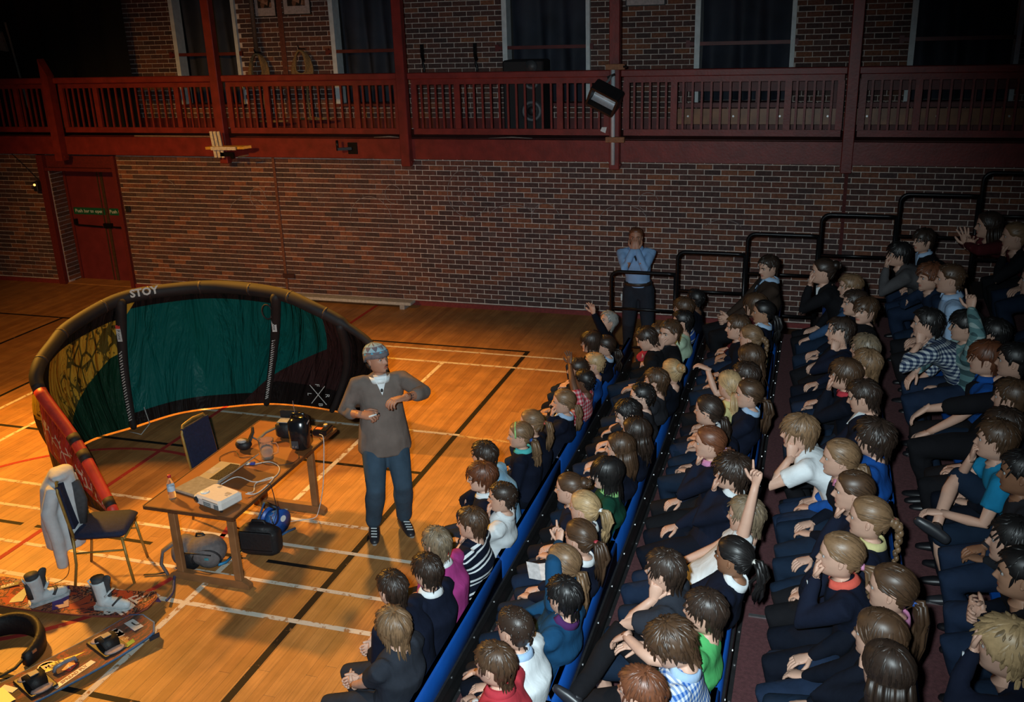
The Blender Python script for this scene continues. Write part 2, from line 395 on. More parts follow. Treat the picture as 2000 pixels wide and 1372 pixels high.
# ---- balcony
fa = struct('trim_1', MB().box((-5.6, YW-.06, 2.435), (20.6, .12, .29)), DARKRED); fa['label'] = 'dark red fascia beam of the balcony'
dk = struct('trim_2', MB().box((-5.6, 14.05, 2.555), (20.6, 1.1, .05)), DARKRED2); dk['label'] = 'balcony walkway deck'
PX = [-15.1, -12.02, -8.88, -5.80, -2.69, .34, 3.40]
for i, x in enumerate(PX):
    top = 3.72 if i == 1 else 5.4
    mb = MB()
    if i == 1: mb.prism([(-.07,2.2),(.07,2.2),(.07,3.55),(-.07,3.82)], -.075, .075, M=Matrix.Translation((x, 13.27, 0))@Matrix.Rotation(R(90), 4, 'X'))
    else: mb.cbox((x, 13.27, (2.2+top)/2), (.14, .13, top-2.2), .008)
    mb.box((x, 13.30, 2.26), (.16, .10, .03))
    p = tag(link('balcony_post', mb.mesh('balcony_post', DARKRED)), ['', 'short dark red balcony post ending in a slanted point before black drapes', 'dark red balcony post right of the black drapes, yellow and white bracket at its foot', 'tall dark red balcony post between the curtained window and the pair of wall hooks', 'dark red balcony post carrying the floodlight pole', 'dark red balcony post right of the floodlight, next after its post', 'rightmost dark red balcony post beyond the frame edge'][i] if i else 'dark red balcony post beyond the left frame edge', 'post', 'balcony posts')
panel_m = DARKRED
bal_me = MB().box((0, 0, 0), (.028, .024, .64)).mesh('baluster', panel_m)
blab = ['balcony balustrade bay at far left, before the slanted post', 'balcony balustrade bay between the slanted post and the bracket post', 'balcony balustrade bay with coiled ropes hanging behind it', 'balcony balustrade bay with a loudspeaker standing behind it', 'balcony balustrade bay right of the floodlight, orange plank behind it', 'darkest balcony balustrade bay at the right end']
for i in range(6):
    x0, x1 = PX[i]+.1, PX[i+1]-.1; t = thing('balustrade', blab[i], 'balustrade', (x0, 13.36, 2.6), group='balcony balustrade bays')
    L = x1-x0
    part('handrail', MB().cbox((L/2, -.02, .875), (L+.06, .10, .09), .01), DARKRED, t)
    part('top_rail', MB().box((L/2, .02, .79), (L, .045, .08)), DARKRED, t)
    part('bottom_rail', MB().box((L/2, .02, .09), (L, .045, .085)), DARKRED, t)
    for f in (.012, .24, .76, .988): part('stile', MB().box((L*f, .02, .44), (.085, .045, .62)), DARKRED, t)
    for (a, b, n_) in ((.012, .24, 6), (.24, .76, 12), (.76, .988, 6)):
        for k in range(1, n_): link('baluster', bal_me, t, (L*(a+(b-a)*(k+(.0 if n_ == 12 else .0))/n_), .02, .44))
    # small screws and chips stay part of the paint
# ---- windows of the upper wall: white reveals, dark curtains, red guard bar
CURT, nt, b_ = nodes('dark_curtain')
b_.inputs['Base Color'].default_value = (.012,.014,.022,1); b_.inputs['Roughness'].default_value = .85
CURT2 = plain('dark_curtain_grey', (.022,.028,.045), .75, var=.4, scale=3)
for i, (a, b) in enumerate(WIN):
    w_ = struct('window_%d' % (i+1), MB().box(((a+b)/2, YU+.34, 4.1), (b-a+.2, .03, 2.5)), BLACK)
    struct('window_reveal', MB().box((a+.03, YU+.06, (SILL+5.3)/2), (.075, .22, 5.3-SILL)), WHITE, w_)
    struct('window_reveal', MB().box((b-.03, YU+.06, (SILL+5.3)/2), (.06, .22, 5.3-SILL)), WHITE, w_)
    struct('window_sill', MB().box(((a+b)/2, YU+.04, SILL+.01), (b-a, .26, .04)), DARKRED2, w_)
    rs = []; n_ = 64
    ph = [0, .6, 1.4, 2.1, 2.9][i]
    for z, sc in ((SILL+.04, 1.0), (3.3, .9), (3.8, .65), (4.3, .45), (5.2, .3)):
        rs.append([(a+.06+(b-a-.12)*k/n_+.02*math.sin(z*2+k*.3), YU+.2+.085*sc*math.sin(k*.30+ph+.5*math.sin(k*.13+z*.5)), z) for k in range(n_+1)])
    mb = MB(); mb.rings(rs, False, closed=False)
    c = tag(link('window_curtain', mb.mesh('window_curtain', CURT2, True)), ['dark curtain in the window behind the bracket post', 'dark curtain in the window right of the rope coils', 'dark curtain in the window above the loudspeaker', 'dark blue-black curtain in the window right of the floodlight', 'darkest curtain in the rightmost window'][i], 'curtain', 'dark window curtains')
    g_ = tag(link('guard_bar', MB().bar((a-.12, YU-.03, 3.79), (b+.03, YU-.03, 3.79), .035, .05).box((a-.1, YU-.01, 3.79), (.06, .05, .1)).box((b+.02, YU-.01, 3.79), (.05, .05, .08)).mesh('guard_bar', DARKRED2)), ['red guard bar across the window behind the bracket post', 'red guard bar across the window right of the rope coils', 'red guard bar across the window above the loudspeaker', 'red guard bar across the window right of the floodlight', 'red guard bar across the rightmost window'][i], 'bar', 'window guard bars')
# black stage drape closing the balcony end at the left
rs = []
for z in (2.6, 3.2, 4.0, 5.2):
    rs.append([(-16.2+k*.0775, 14.3+.07*math.sin(k*.8+.3*math.sin(k*.33)), z) for k in range(65)])
mb = MB(); mb.rings(rs, False, closed=False)
tag(link('stage_drape', mb.mesh('stage_drape', plain('black_drape', (.004,.004,.004), .95), True)), 'black stage drape closing the left end of the balcony', 'drape')
tag(link('lighting_boom', MB().tube([(-13.1,13.9,3.0),(-13.25,13.9,4.4)], .018, 8).prism([(0,0),(.16,-.02),(.1,.3),(.02,.32)], 0, .05, M=Matrix.Translation((-13.4,13.86,3.95))@Matrix.Rotation(R(90), 4, 'X')).mesh('lighting_boom', plain('boom_grey', (.16,.19,.18), .5))), 'thin grey stand glinting in front of the black drape', 'stand')
# ================================================================ KITE
KS = [((-5.92,6.39,.07),(-5.97,6.42,.02)), ((-6.50,6.70,.58),(-6.50,6.60,.02)), ((-6.98,6.87,1.0),(-7.02,6.90,.02)), ((-7.10,7.02,1.18),(-7.27,7.2,.02)),
      ((-7.17,7.33,1.30),(-7.40,7.6,.02)), ((-7.20,7.65,1.40),(-7.38,7.9,.02)), ((-7.03,8.21,1.53),(-7.18,8.24,.02)), ((-6.64,8.56,1.56),(-6.9,8.73,.02)),
      ((-6.11,8.75,1.57),(-6.45,9.03,.02)), ((-5.40,8.72,1.54),(-6.02,9.22,.02)), ((-5.0,8.68,1.43),(-5.55,9.25,.02)), ((-4.65,8.71,1.25),(-5.13,9.2,.02)),
      ((-4.3,8.66,1.02),(-4.75,9.1,.02)), ((-4.05,8.5,.6),(-4.4,8.9,.02)), ((-4.0,8.4,.1),(-4.1,8.6,.02))]
KL = np.array([k[0] for k in KS]); KT = np.array([k[1] for k in KS])
def cr(P, t):
    i = min(int(t), len(P)-2); f = t-i
    p0, p1, p2, p3 = P[max(i-1,0)], P[i], P[i+1], P[min(i+2,len(P)-1)]
    return .5*(2*p1+(p2-p0)*f+(2*p0-5*p1+4*p2-p3)*f*f+(3*p1-p0-3*p2+p3)*f**3)
kite = thing('kite', 'large inflatable kite standing on the floor, black tube rim with teal and yellow panels', 'kite', (-6.2, 8.0, 0))
ko = np.array((-6.2, 8.0, 0))
def krad(t): return .042+.03*math.sin(math.pi*min(max((14-t)/14, 0), 1))**.5-(.02 if t > 11 else 0)
KBLK = plain('kite_black', (.014,.010,.010), .7, var=.3, scale=8)
KRED = plain('kite_red', (.55,.045,.03), .5, var=.25, scale=6, bump=.2, bscale=12)
def tube_seg(t0, t1, nm, mt, lab=None, grow=1.0):
    T = np.arange(t0, t1+.001, .125)
    return part(nm, MB().tube([cr(KL, t) for t in T], [krad(t)*grow for t in T], 12), mt, kite, True, ko, lab)
tube_seg(0.02, 2.05, 'leading_edge', KRED, 'red inflated wing tip tube')
tube_seg(2.05, 14, 'leading_edge', KBLK, 'black inflated rim tube')
for t in (.15, .75, 1.0): tube_seg(t, t+.125, 'tube_band', KBLK, None, 1.04)
for t in (3.3, 4.6, 5.7, 6.6, 7.6, 8.5, 9.3, 10.4): 
    p = cr(KL, t); d = cr(KL, t+.05)-cr(KL, t-.05); d /= np.linalg.norm(d)
    part('seam_ring', MB().tube([p-d*.012, p+d*.012], krad(t)*1.03, 12), plain('seam_brown', (.035,.022,.02), .6), kite, True, ko)
def canopy_mat(kind):
    m, nt, b = nodes('ripstop_'+kind)
    uv = N(nt, 'UVMap'); sx = N(nt, 'SeparateXYZ'); nt.links.new(uv.outputs[0], sx.inputs[0])
    U, V = sx.outputs[0], sx.outputs[1]
    def math_(op, a, b_=None):
        n = N(nt, 'Math', operation=op)
        for k, q in enumerate((a, b_)):
            if q is None: continue
            if isinstance(q, (int, float)): n.inputs[k].default_value = q
            else: nt.links.new(q, n.inputs[k])
        return n.outputs[0]
    def mix(f, c1, c2):
        n = N(nt, 'MixRGB'); nt.links.new(f, n.inputs[0])
        for k, c in ((1, c1), (2, c2)):
            if isinstance(c, tuple): n.inputs[k].default_value = rgb(c)
            else: nt.links.new(c, n.inputs[k])
        return n.outputs[0]
    TEAL, DARKG, YEL, BLK, MAR = (.002,.13,.12), (.005,.05,.025), (.52,.36,.04), (.014,.010,.010), (.05,.022,.022)
    mp = N(nt, 'Mapping'); mp.inputs['Scale'].default_value = (5, 3, 1); nt.links.new(uv.outputs[0], mp.inputs['Vector'])
    no = N(nt, 'TexNoise', i_Scale=1.3, i_Detail=7, i_Roughness=.65, i_Distortion=1.2); nt.links.new(mp.outputs[0], no.inputs['Vector'])
    vo = N(nt, 'TexVoronoi', feature='DISTANCE_TO_EDGE', i_Scale=2.2); nt.links.new(mp.outputs[0], vo.inputs['Vector'])
    if kind == 'art':
        ink = math_('MAXIMUM', math_('GREATER_THAN', no.outputs['Fac'], .56), math_('MULTIPLY', math_('LESS_THAN', vo.outputs['Distance'], .07), math_('GREATER_THAN', U, .45)))
        c = mix(math_('MULTIPLY', ink, .82), YEL, (.035,.03,.012))
        c = mix(math_('GREATER_THAN', V, math_('SUBTRACT', .92, math_('MULTIPLY', U, .52))), c, DARKG)
        c = mix(math_('LESS_THAN', V, .13), c, BLK)
    elif kind == 'teal':
        c = mix(math_('GREATER_THAN', V, .90), TEAL, BLK)
        c = mix(math_('LESS_THAN', V, .07), c, BLK)
        c = mix(math_('LESS_THAN', math_('ADD', math_('MULTIPLY', U, 1.6), V), .19), c, YEL)
        c = mix(math_('GREATER_THAN', math_('ADD', math_('MULTIPLY', U, 1.2), V), 1.93), c, MAR)
    elif kind == 'step':
        c = mix(math_('GREATER_THAN', math_('ADD', V, math_('MULTIPLY', U, .55)), .74), TEAL, MAR)
        c = mix(math_('GREATER_THAN', U, .62), c, MAR)
        c = mix(math_('GREATER_THAN', V, .80), c, BLK)
    elif kind == 'tip':
        c = mix(math_('GREATER_THAN', V, .62), (.42,.035,.03), BLK)
        ed = math_('MULTIPLY', math_('LESS_THAN', vo.outputs['Distance'], .06), math_('MULTIPLY', math_('GREATER_THAN', V, .26), math_('LESS_THAN', V, .56)))
        c = mix(math_('MULTIPLY', ed, math_('GREATER_THAN', no.outputs['Fac'], .45)), c, (.6,.55,.45))
    elif kind == 'edge':
        c = mix(math_('GREATER_THAN', no.outputs['Fac'], .5), YEL, BLK)
        c = mix(math_('GREATER_THAN', V, .55), c, BLK)
        c = mix(math_('GREATER_THAN', U, .6), c, BLK)
    else: c = mix(math_('GREATER_THAN', no.outputs['Fac'], .62), BLK, MAR)
    nt.links.new(c, b.inputs['Base Color']); b.inputs['Roughness'].default_value = .5; b.inputs['Specular IOR Level'].default_value = .3
    tl = N(nt, 'BsdfTranslucent'); nt.links.new(c, tl.inputs[0]); ms = N(nt, 'MixShader', n0=.25); nt.links.new(b.outputs[0], ms.inputs[1]); nt.links.new(tl.outputs[0], ms.inputs[2]); nt.links.new(ms.outputs[0], nt.nodes['Material Output'].inputs[0])
    m3 = N(nt, 'Mapping'); m3.inputs['Scale'].default_value = (4.5, .7, 1); m3.inputs['Rotation'].default_value = (0, 0, .35); nt.links.new(uv.outputs[0], m3.inputs['Vector'])
    n2 = N(nt, 'TexNoise', i_Scale=1.4, i_Detail=5, i_Roughness=.55, i_Distortion=.8); nt.links.new(m3.outputs[0], n2.inputs['Vector'])
    bp = N(nt, 'Bump', i_Strength=1.0, i_Distance=.22); nt.links.new(n2.outputs['Fac'], bp.inputs['Height']); nt.links.new(bp.outputs[0], b.inputs['Normal'])
    return m
def cpt(t, s):
    a, b = cr(KL, t), cr(KT, t); p = a+(b-a)*s
    q = p[:2]-np.array((-5.6, 7.7)); q = q/np.linalg.norm(q)
    bulge = (.16 if 3 < t < 12 else .03)*math.sin(math.pi*s)*(1-.45*abs(math.cos(math.pi*(t-6)/3)) if 6 <= t <= 9 else 1)
    return p+np.array((q[0], q[1], 0))*bulge
for nm, t0, t1, kind, lab in [('canopy_panel', 0, 2.2, 'tip', 'red and black wing tip panel with white scrollwork'), ('canopy_panel', 2.2, 4, 'edge', 'black and yellow side panel'), ('canopy_panel', 4, 6, 'art', 'yellow panel with black artwork above a dark green corner'),
        ('canopy_panel', 6, 9, 'teal', 'large teal panel'), ('canopy_panel', 9, 11, 'step', 'teal panel stepping down into maroon'), ('canopy_panel', 11, 14, 'dark', 'maroon black end panel')]:
    nt_, ns = int((t1-t0)*8), 14; v = []; f = []; uv = []
    for layer in (0, .006):
        for i in range(nt_+1):
            for j in range(ns+1):
                p = cpt(t0+(t1-t0)*i/nt_, .03+.97*j/ns); v.append(p+np.array((0, layer, 0)))
    Q = (nt_+1)*(ns+1)
    for L in (0, 1):
        for i in range(nt_):
            for j in range(ns):
                a = L*Q+i*(ns+1)+j; q = (a, a+1, a+ns+2, a+ns+1); f.append(q if L else q[::-1])
    me = MB().add(np.array(v)-ko, f).mesh(nm, canopy_mat(kind), True)
    ul = me.uv_layers.new(name='UVMap')
    ids = np.zeros(len(me.loops), int); me.loops.foreach_get('vertex_index', ids); ids %= Q
    ul.data.foreach_set('uv', np.c_[(ids//(ns+1))/nt_, (ids % (ns+1))/ns].ravel())
    o = link(nm, me, kite); o['label'] = lab
KW = plain('print_white', (.62,.60,.56), .6)
for t, r0 in ((6, .062), (9, .058), (11, .05)):
    ss = np.linspace(.02, 1, 12); ctr = np.array((-5.6, 7.4))
    P = []
    for s in ss:
        p = cpt(t, s); q = ctr-p[:2]; q /= np.linalg.norm(q); P.append(p+np.array((q[0], q[1], 0))*(.05+.02*math.sin(math.pi*s))+np.array((0,0,.02*(s > .95))))
    P = np.array(P)
    st = part('strut', MB().tube(P, np.linspace(r0, r0*.62, 12), 10, round_ends=True), KBLK, kite, True, ko)
    q = np.array((.25, -.97, 0))
    if t < 11:
        mb = MB()
        for k in range(26):
            s = 4.2+k*.24; i = int(s); p = P[i]+(P[i+1]-P[i])*(s-i) if i < 11 else P[11]
            rr = r0*(1-.38*s/11); h = random.uniform(.022, .045)
            mb.bar(p+q*(rr+.003)+np.array((-.02,0,-h*.3)), p+q*(rr+.003)+np.array((.022,0,h*.5)), .010, .003, hint=(0,1,0))
        o = part('strut_print', mb, KW, st, False, ko); o['kind'] = 'stuff'
        p = P[2]+(P[3]-P[2])*.6+q*(r0*.92+.004)
        part('strut_badge', MB().box(p, (.05,.006,.15), 14), KW, st, False, ko)
        part('strut_badge', MB().box(p+np.array((0,-.002,.09)), (.05,.006,.04), 14), KRED, st, False, ko, 'red tag')
        tm = link('lettering', text_mesh('F.one', .05, plain('ink', (.02,.02,.02), .6)), st, p-ko+np.array((.001,-.005,0))); tm.rotation_euler = (R(90), R(90), R(14))
def on_tube(s, t, size, up, col=KW):
    p = cr(KL, t); d = cr(KL, t+.1)-cr(KL, t-.1); d /= np.linalg.norm(d)
    nrm = np.array((.45, -.80, .40)); nrm -= d*(nrm@d); nrm /= np.linalg.norm(nrm); y = np.cross(nrm, d)
    o = link('lettering', text_mesh(s, size, col, .002, .004), kite)
    M = Matrix((d, y, nrm)).transposed().to_4x4(); M.translation = Vector(p+nrm*(krad(t)+.006)-ko); o.matrix_local = M
on_tube('STOY', 6.5, .115, 0)
for (t, s, wd, txt) in ((11.4, .84, .19, 'H'),):
    p = cpt(t, s)-ko
    o = part('white_patch', MB().box(p+np.array((.05,-.09,0)), (.17,.006,.13), 20), KW, kite)
    l = link('lettering', text_mesh('H', .12, KBLK), o, p+np.array((.051,-.095,0))); l.rotation_euler = (R(90), 0, R(20))
p = cpt(10.35, .86)-ko+np.array((0,-.06,0)); mb = MB()
for a in (50, -50): mb.bar(p+np.array((-.15*math.cos(R(a)),0,-.15*math.sin(R(a)))), p+np.array((.15*math.cos(R(a)),0,.15*math.sin(R(a)))), .008, .004, hint=(0,1,0))
part('cross_mark', mb, KW, kite)
for (dx, dz, s) in ((-.11,.0,'L'), (.12,0,'R'), (0,.12,'F'), (.02,-.12,'B')):
    l = link('lettering', text_mesh(s, .075, KW), kite, p+np.array((dx,-.004,dz))); l.rotation_euler = (R(90), R(90), 0)
part('inflation_hose', MB().tube([(-7.13,8.12,.02),(-6.95,8.1,.012),(-6.98,8.3,.05),(-7.02,8.3,.25)], .006, 6), plain('hose', (.4,.4,.38), .5), kite, True, ko)
part('pump_loop', MB().tube([(-5.42+.06*math.cos(a)-.07,8.60,1.37+.08*math.sin(a)) for a in np.linspace(0.4,5.6,14)], .008, 6), KBLK, kite, True, ko)
# ================================================================ TABLE AND ITS THINGS
WOODT = plain('table_veneer', (.25,.090,.028), .45, var=.2, scale=5)
WOODL = plain('table_leg_wood', (.24,.11,.042), .5, var=.25, scale=8)
tb = thing('table', 'long wooden trestle table with a varnished brown top, projector on its near end', 'table', (-4.475, 6.43, 0))
part('tabletop', MB().cbox((0,0,.715), (.80,1.72,.028), .006), WOODT, tb)
part('edge_strip', MB().box((.404,0,.715), (.008,1.72,.03)).box((-.404,0,.715), (.008,1.72,.03)).box((0,.864,.715), (.80,.008,.03)).box((0,-.864,.715), (.80,.008,.03)), plain('edge_dark', (.10,.04,.016), .5), tb)
for y in (-.70, .58):
    for x in (-.27, .27): part('leg', MB().cbox((x, y, .38), (.062,.05,.65), .005), WOODL, tb)
    part('foot', MB().prism([(-.37,0),(.37,0),(.37,.035),(.31,.07),(-.31,.07),(-.37,.035)], -.03, .03, M=Matrix.Translation((0,y,0))@Matrix.Rotation(R(90),4,'X')), WOODL, tb)
    part('cross_rail', MB().box((0,y,.67), (.68,.045,.06)), WOODL, tb)
part('stretcher', MB().box((0,-.06,.655), (.05,1.28,.05)), WOODL, tb)
TZ = .73
def tri_thing(*a, **k): return thing(*a, **k)
pj = thing('projector', 'white data projector on the near end of the table', 'projector', (-4.30,5.74,TZ), -16)
PW = plain('projector_white', (.68,.66,.62), .4, var=.05)
part('casing', MB().cbox((0,0,.058), (.31,.235,.085), .018), PW, pj)
part('lens', MB().tube([(-.115,-.05,.062),(-.115,-.1215,.062)], .026, 14).tube([(-.115,-.118,.062),(-.115,-.124,.062)], .019, 12), plain('glass_dark', (.02,.03,.04), .1), pj, True)
part('focus_dial', MB().lathe([(.036,.10),(.036,.106),(.03,.109)], (-.095,-.045,0), 16), plain('dial', (.75,.8,.8), .3), pj, True)
mb = MB()
for k in range(10):
    for r in range(3): mb.box((-.03+k*.0085, -.1185, .035+r*.014), (.005,.003,.009))
for k in range(6): mb.box((.09+k*.009, -.1185, .052), (.005,.003,.04))
for k in range(22): mb.box((-.04+k*.008, -.1185, .086), (.004,.003,.005))
o = part('vent_grille', mb, plain('vent', (.12,.14,.15), .6), pj); o['kind'] = 'stuff'
part('button_panel', MB().box((.09,.03,.1012), (.05,.03,.002)).box((.10,.0,.1012), (.03,.012,.002)).box((-.06,.075,.1012), (.03,.03,.002)), plain('button_grey', (.35,.34,.33), .5), pj)
for x in (-.12, .12): part('foot', MB().lathe([(.012,0),(.014,.016)], (x,-.08,0), 8), BLACK, pj)
lp = thing('laptop', 'silver laptop standing open beside the projector cable', 'laptop', (-4.60,6.22,TZ), -3)
ALU = plain('aluminium', (.55,.54,.50), .35, .55, var=.05)
part('base', MB().cbox((0,0,.009), (.24,.34,.017), .006), ALU, lp)
mb = MB()
for r in range(6):
    for k in range(14): mb.box((.005+r*.0175, -.137+k*.021, .0185), (.014,.017,.003))
o = part('keyboard', mb, BLACK, lp); o['kind'] = 'stuff'
part('trackpad', MB().box((-.07,0,.0178), (.07,.10,.0012)), plain('pad_grey', (.42,.41,.38), .4), lp)
sc_ = part('screen', MB().box((.185,0,.075), (.23,.34,.008), rot=Matrix.Rotation(R(-33),3,'Y')), ALU, lp)
part('display', MB().box((.183,0,.0795), (.20,.31,.003), rot=Matrix.Rotation(R(-33),3,'Y')), plain('display_black', (.015,.015,.02), .15), sc_)
tag(link('tablet_case', MB().cbox((0,0,.014), (.26,.27,.026), .01).mesh('tablet_case', plain('case_grey', (.20,.21,.22), .55)), None, (-4.63,5.93,TZ)), 'flat grey case lying on the table behind the projector', 'case').rotation_euler = (0,0,R(-14))
bt = thing('water_bottle', 'clear plastic water bottle with a red cap on the table corner', 'bottle', (-4.72,5.73,TZ))
PLA, nt, b_ = nodes('clear_plastic'); b_.inputs['Transmission Weight'].default_value = .95; b_.inputs['Roughness'].default_value = .04; b_.inputs['IOR'].default_value = 1.18; b_.inputs['Base Color'].default_value = (.9,.95,1,1)
part('bottle_body', MB().lathe([(.026,0),(.031,.006),(.031,.05),(.028,.06),(.031,.07),(.031,.12),(.022,.155),(.012,.175),(.012,.195)], n=16), PLA, bt, True)
part('cap', MB().lathe([(.0145,.186),(.0145,.207),(.012,.209)], n=14), plain('cap_red', (.5,.02,.03), .4), bt, True)
part('label', MB().lathe([(.0315,.072),(.0315,.118)], n=16, cap=False), plain('bottle_label', (.45,.6,.75), .5), bt, True)
jg = thing('water_jug', 'clear ribbed plastic water jug with a handle on the table', 'jug', (-4.36,6.57,TZ))
rs = []; n_ = 32
for r, z in ((.046,0),(.052,.006),(.055,.06),(.06,.12),(.064,.172),(.066,.175),(.061,.172),(.056,.12),(.051,.06),(.045,.01)):
    rs.append([(math.cos(2*math.pi*k/n_)*(r+(.0022 if k % 2 else 0)), math.sin(2*math.pi*k/n_)*(r+(.0022 if k % 2 else 0)), z) for k in range(n_)])
part('jug_body', MB().rings(rs), PLA, jg, True)
part('handle', MB().tube([(.058,0,.15),(.10,.0,.155),(.118,0,.12),(.108,0,.07),(.056,0,.045)], .008, 8), PLA, jg, True)
part('water', MB().lathe([(.044,.011),(.049,.06),(.053,.10),(.002,.10)], n=20), PLA, jg, True)
part('spout', MB().tube([(-.06,0,.16),(-.078,0,.178)], .012, 8), PLA, jg, True)
sp = thing('portable_amplifier', 'tall glossy black portable amplifier on the table beside the jug', 'amplifier', (-4.17,6.83,TZ), 14)
GB = plain('gloss_black', (.010,.010,.012), .18)
part('cabinet', MB().cbox((0,0,.155), (.17,.20,.30), .03), GB, sp, True)
part('side_handle', MB().tube([(-.06,-.02,.30),(-.05,-.02,.335),(.05,-.02,.335),(.06,-.02,.30)], .012, 8), GB, sp, True)
part('control_panel', MB().box((-.03,-.1005,.075), (.06,.004,.07)), plain('control', (.05,.05,.055), .4), sp)
part('knob', MB().tube([(-.045,-.10,.06),(-.045,-.112,.06)], .007, 8), STEEL, sp); part('knob', MB().tube([(-.02,-.10,.06),(-.02,-.112,.06)], .007, 8), STEEL, sp)
part('logo_strip', MB().box((.086,-.03,.26), (.003,.07,.014)), plain('logo_grey', (.4,.42,.45), .4), sp)
part('antenna', MB().tube([(-.05,.06,.30),(-.06,.07,.42)], .0025, 6), STEEL, sp)
gb = thing('goggle_pouch', 'small black rounded pouch with a pale lining, open on the table', 'pouch', (-4.66,6.68,TZ))
part('shell', MB().ell((0,0,.05), (.075,.065,.052), 14, 10), plain('nylon_black', (.008,.008,.010), .6, bump=.3, bscale=40), gb, True)
part('lining', MB().ell((-.005,-.02,.088), (.05,.035,.02), 10, 6), plain('lining_grey', (.33,.31,.29), .8), gb, True)
part('flap', MB().tube([(.04,.03,.07),(.06,.07,.14),(.05,.09,.17)], [.03,.025,.02], 8, flat=.35, round_ends=True), plain('nylon_black', (.008,.008,.010), .6, bump=.3, bscale=40), gb, True)
NYL = plain('nylon_black', (.008,.008,.010), .6, bump=.3, bscale=40)
cbag = thing('camera_bag', 'black open-topped camera bag with a strap, at the back of the table', 'bag', (-4.42,7.02,TZ), 8)
part('bag_body', MB().cbox((0,0,.08), (.18,.15,.16), .03), NYL, cbag, True)
part('bag_lining', MB().cbox((0,-.01,.162), (.13,.10,.006), .002), plain('lining_grey2', (.30,.31,.32), .8), cbag)
part('lid', MB().cbox((0,.08,.19), (.17,.02,.08), .006), NYL, cbag)
part('strap', MB().tube([(-.08,-.02,.10),(-.16,-.10,.08),(-.22,-.16,.03),(-.25,-.22,.09)], .022, 8, flat=.4), plain('strap_grey', (.10,.10,.105), .7), cbag, True)
dv = thing('battery_pack', 'flat black battery box with orange markings at the far table edge', 'box', (-4.15,7.18,TZ), 4)
part('box_body', MB().cbox((0,0,.025), (.14,.17,.05), .008), GB, dv); part('orange_panel', MB().box((-.02,-.03,.0508), (.06,.045,.002)), plain('signal_orange', (.7,.10,.02), .5), dv)
part('dial', MB().lathe([(.022,.05),(.02,.06)], (.01,.045,0), 12), STEEL, dv)
vg = thing('video_adapter', 'white video adapter with a blue plug beside the laptop screen', 'adapter', (-4.44,6.42,TZ), 20)
part('adapter_body', MB().cbox((-.03,0,.012), (.05,.03,.02), .006), WHITE, vg); part('plug', MB().cbox((.02,0,.012), (.045,.035,.022), .005), plain('plug_blue', (.02,.05,.30), .4), vg)
CW = plain('cable_white', (.55,.56,.56), .5); CK = BLACK
tz = TZ+.005
def cable(nm, pts, mt, lab, r=.004):
    P = np.array(pts, float); Q = np.array([cr(P, t) for t in np.linspace(0, len(P)-1.001, (len(P)-1)*6)])
    return tag(link(nm, MB().tube(Q, r, 6).mesh(nm, mt, True)), lab, 'cable')
cable('video_cable', [(-4.40,6.43,tz),(-4.30,6.5,tz),(-4.16,6.42,tz),(-4.11,6.25,tz),(-4.20,6.1,tz+.02),(-4.38,6.13,tz+.03),(-4.47,6.03,tz)], CW, 'white video cable looping over the laptop screen on the table', .0045)
cable('projector_cable', [(-4.16,5.90,tz+.02),(-4.10,5.96,tz),(-4.09,6.12,tz),(-4.12,6.25,tz),(-4.2,6.12,tz),(-4.13,5.97,tz+.01),(-4.14,5.90,tz+.03)], CW, 'white cable coiled behind the projector', .005)
cable('power_cable', [(-4.13,7.08,tz+.02),(-4.06,7.02,tz+.02),(-4.05,6.98,.6),(-4.07,6.94,.3),(-4.13,6.92,.06),(-4.16,6.88,.006),(-4.26,6.82,.006),(-4.36,6.72,.02)], CW, 'white power cable hanging off the far table end to the floor')
cable('mains_cable', [(-4.10,6.12,tz),(-4.05,6.10,tz),(-4.055,6.15,.45),(-4.2,6.3,.25),(-4.36,6.5,.2)], CK, 'black mains cable hanging from the table edge to the blue reel')
cable('charger_cable', [(-4.74,6.42,tz),(-4.78,6.5,tz),(-4.72,6.62,tz),(-4.6,6.52,tz),(-4.5,6.55,tz),(-4.3,6.45,tz),(-4.12,6.5,tz),(-4.09,6.62,tz),(-4.16,6.72,tz)], CK, 'thin black cable trailing across the table past the jug', .003)
# ================================================================ UNDER THE TABLE
BP = plain('pack_grey', (.13,.115,.115), .8, var=.2, bump=.4, bscale=30)
bk = thing('backpack', 'grey backpack lying under the near end of the table', 'backpack', (-4.72,5.95,0), 10)
link('pack_body', blob(MB().cbox((.01,.02,.13), (.40,.27,.22), .08).ell((.08,-.02,.15), (.17,.15,.13), 14, 9).ell((-.13,0,.13), (.10,.15,.13), 14, 9), 'pack_body', BP, .014, 5), bk)
part('front_pocket', MB().ell((.12,-.10,.12), (.11,.065,.085), 14, 8), BP, bk, True); part('pocket_piping', MB().tube([(.12+.112*math.cos(q), -.10-.05*abs(math.sin(q*.5)), .125+.088*math.sin(q)) for q in np.linspace(-.4, 3.6, 16)], .008, 5), NYL, bk, True)
part('side_mesh', MB().ell((-.03,-.125,.10), (.085,.03,.08), 12, 7), NYL, bk, True); part('grab_loop', MB().tube([(-.02,.02,.25),(.0,.0,.29),(.05,.0,.29),(.07,.02,.25)], .010, 6), NYL, bk, True)
part('badge', MB().box((.14,-.167,.15), (.035,.006,.018)), plain('badge_teal', (.05,.25,.30), .5), bk)
part('shoulder_strap', MB().tube([(-.15,-.10,.26),(-.24,-.15,.2),(-.26,-.17,.09),(-.22,-.18,.02)], .035, 8, flat=.4, round_ends=True), BP, bk, True)
part('loose_strap', MB().tube([(-.22,-.18,.02),(-.30,-.20,.012),(-.40,-.22,.012)], .012, 6, flat=.4), NYL, bk, True)
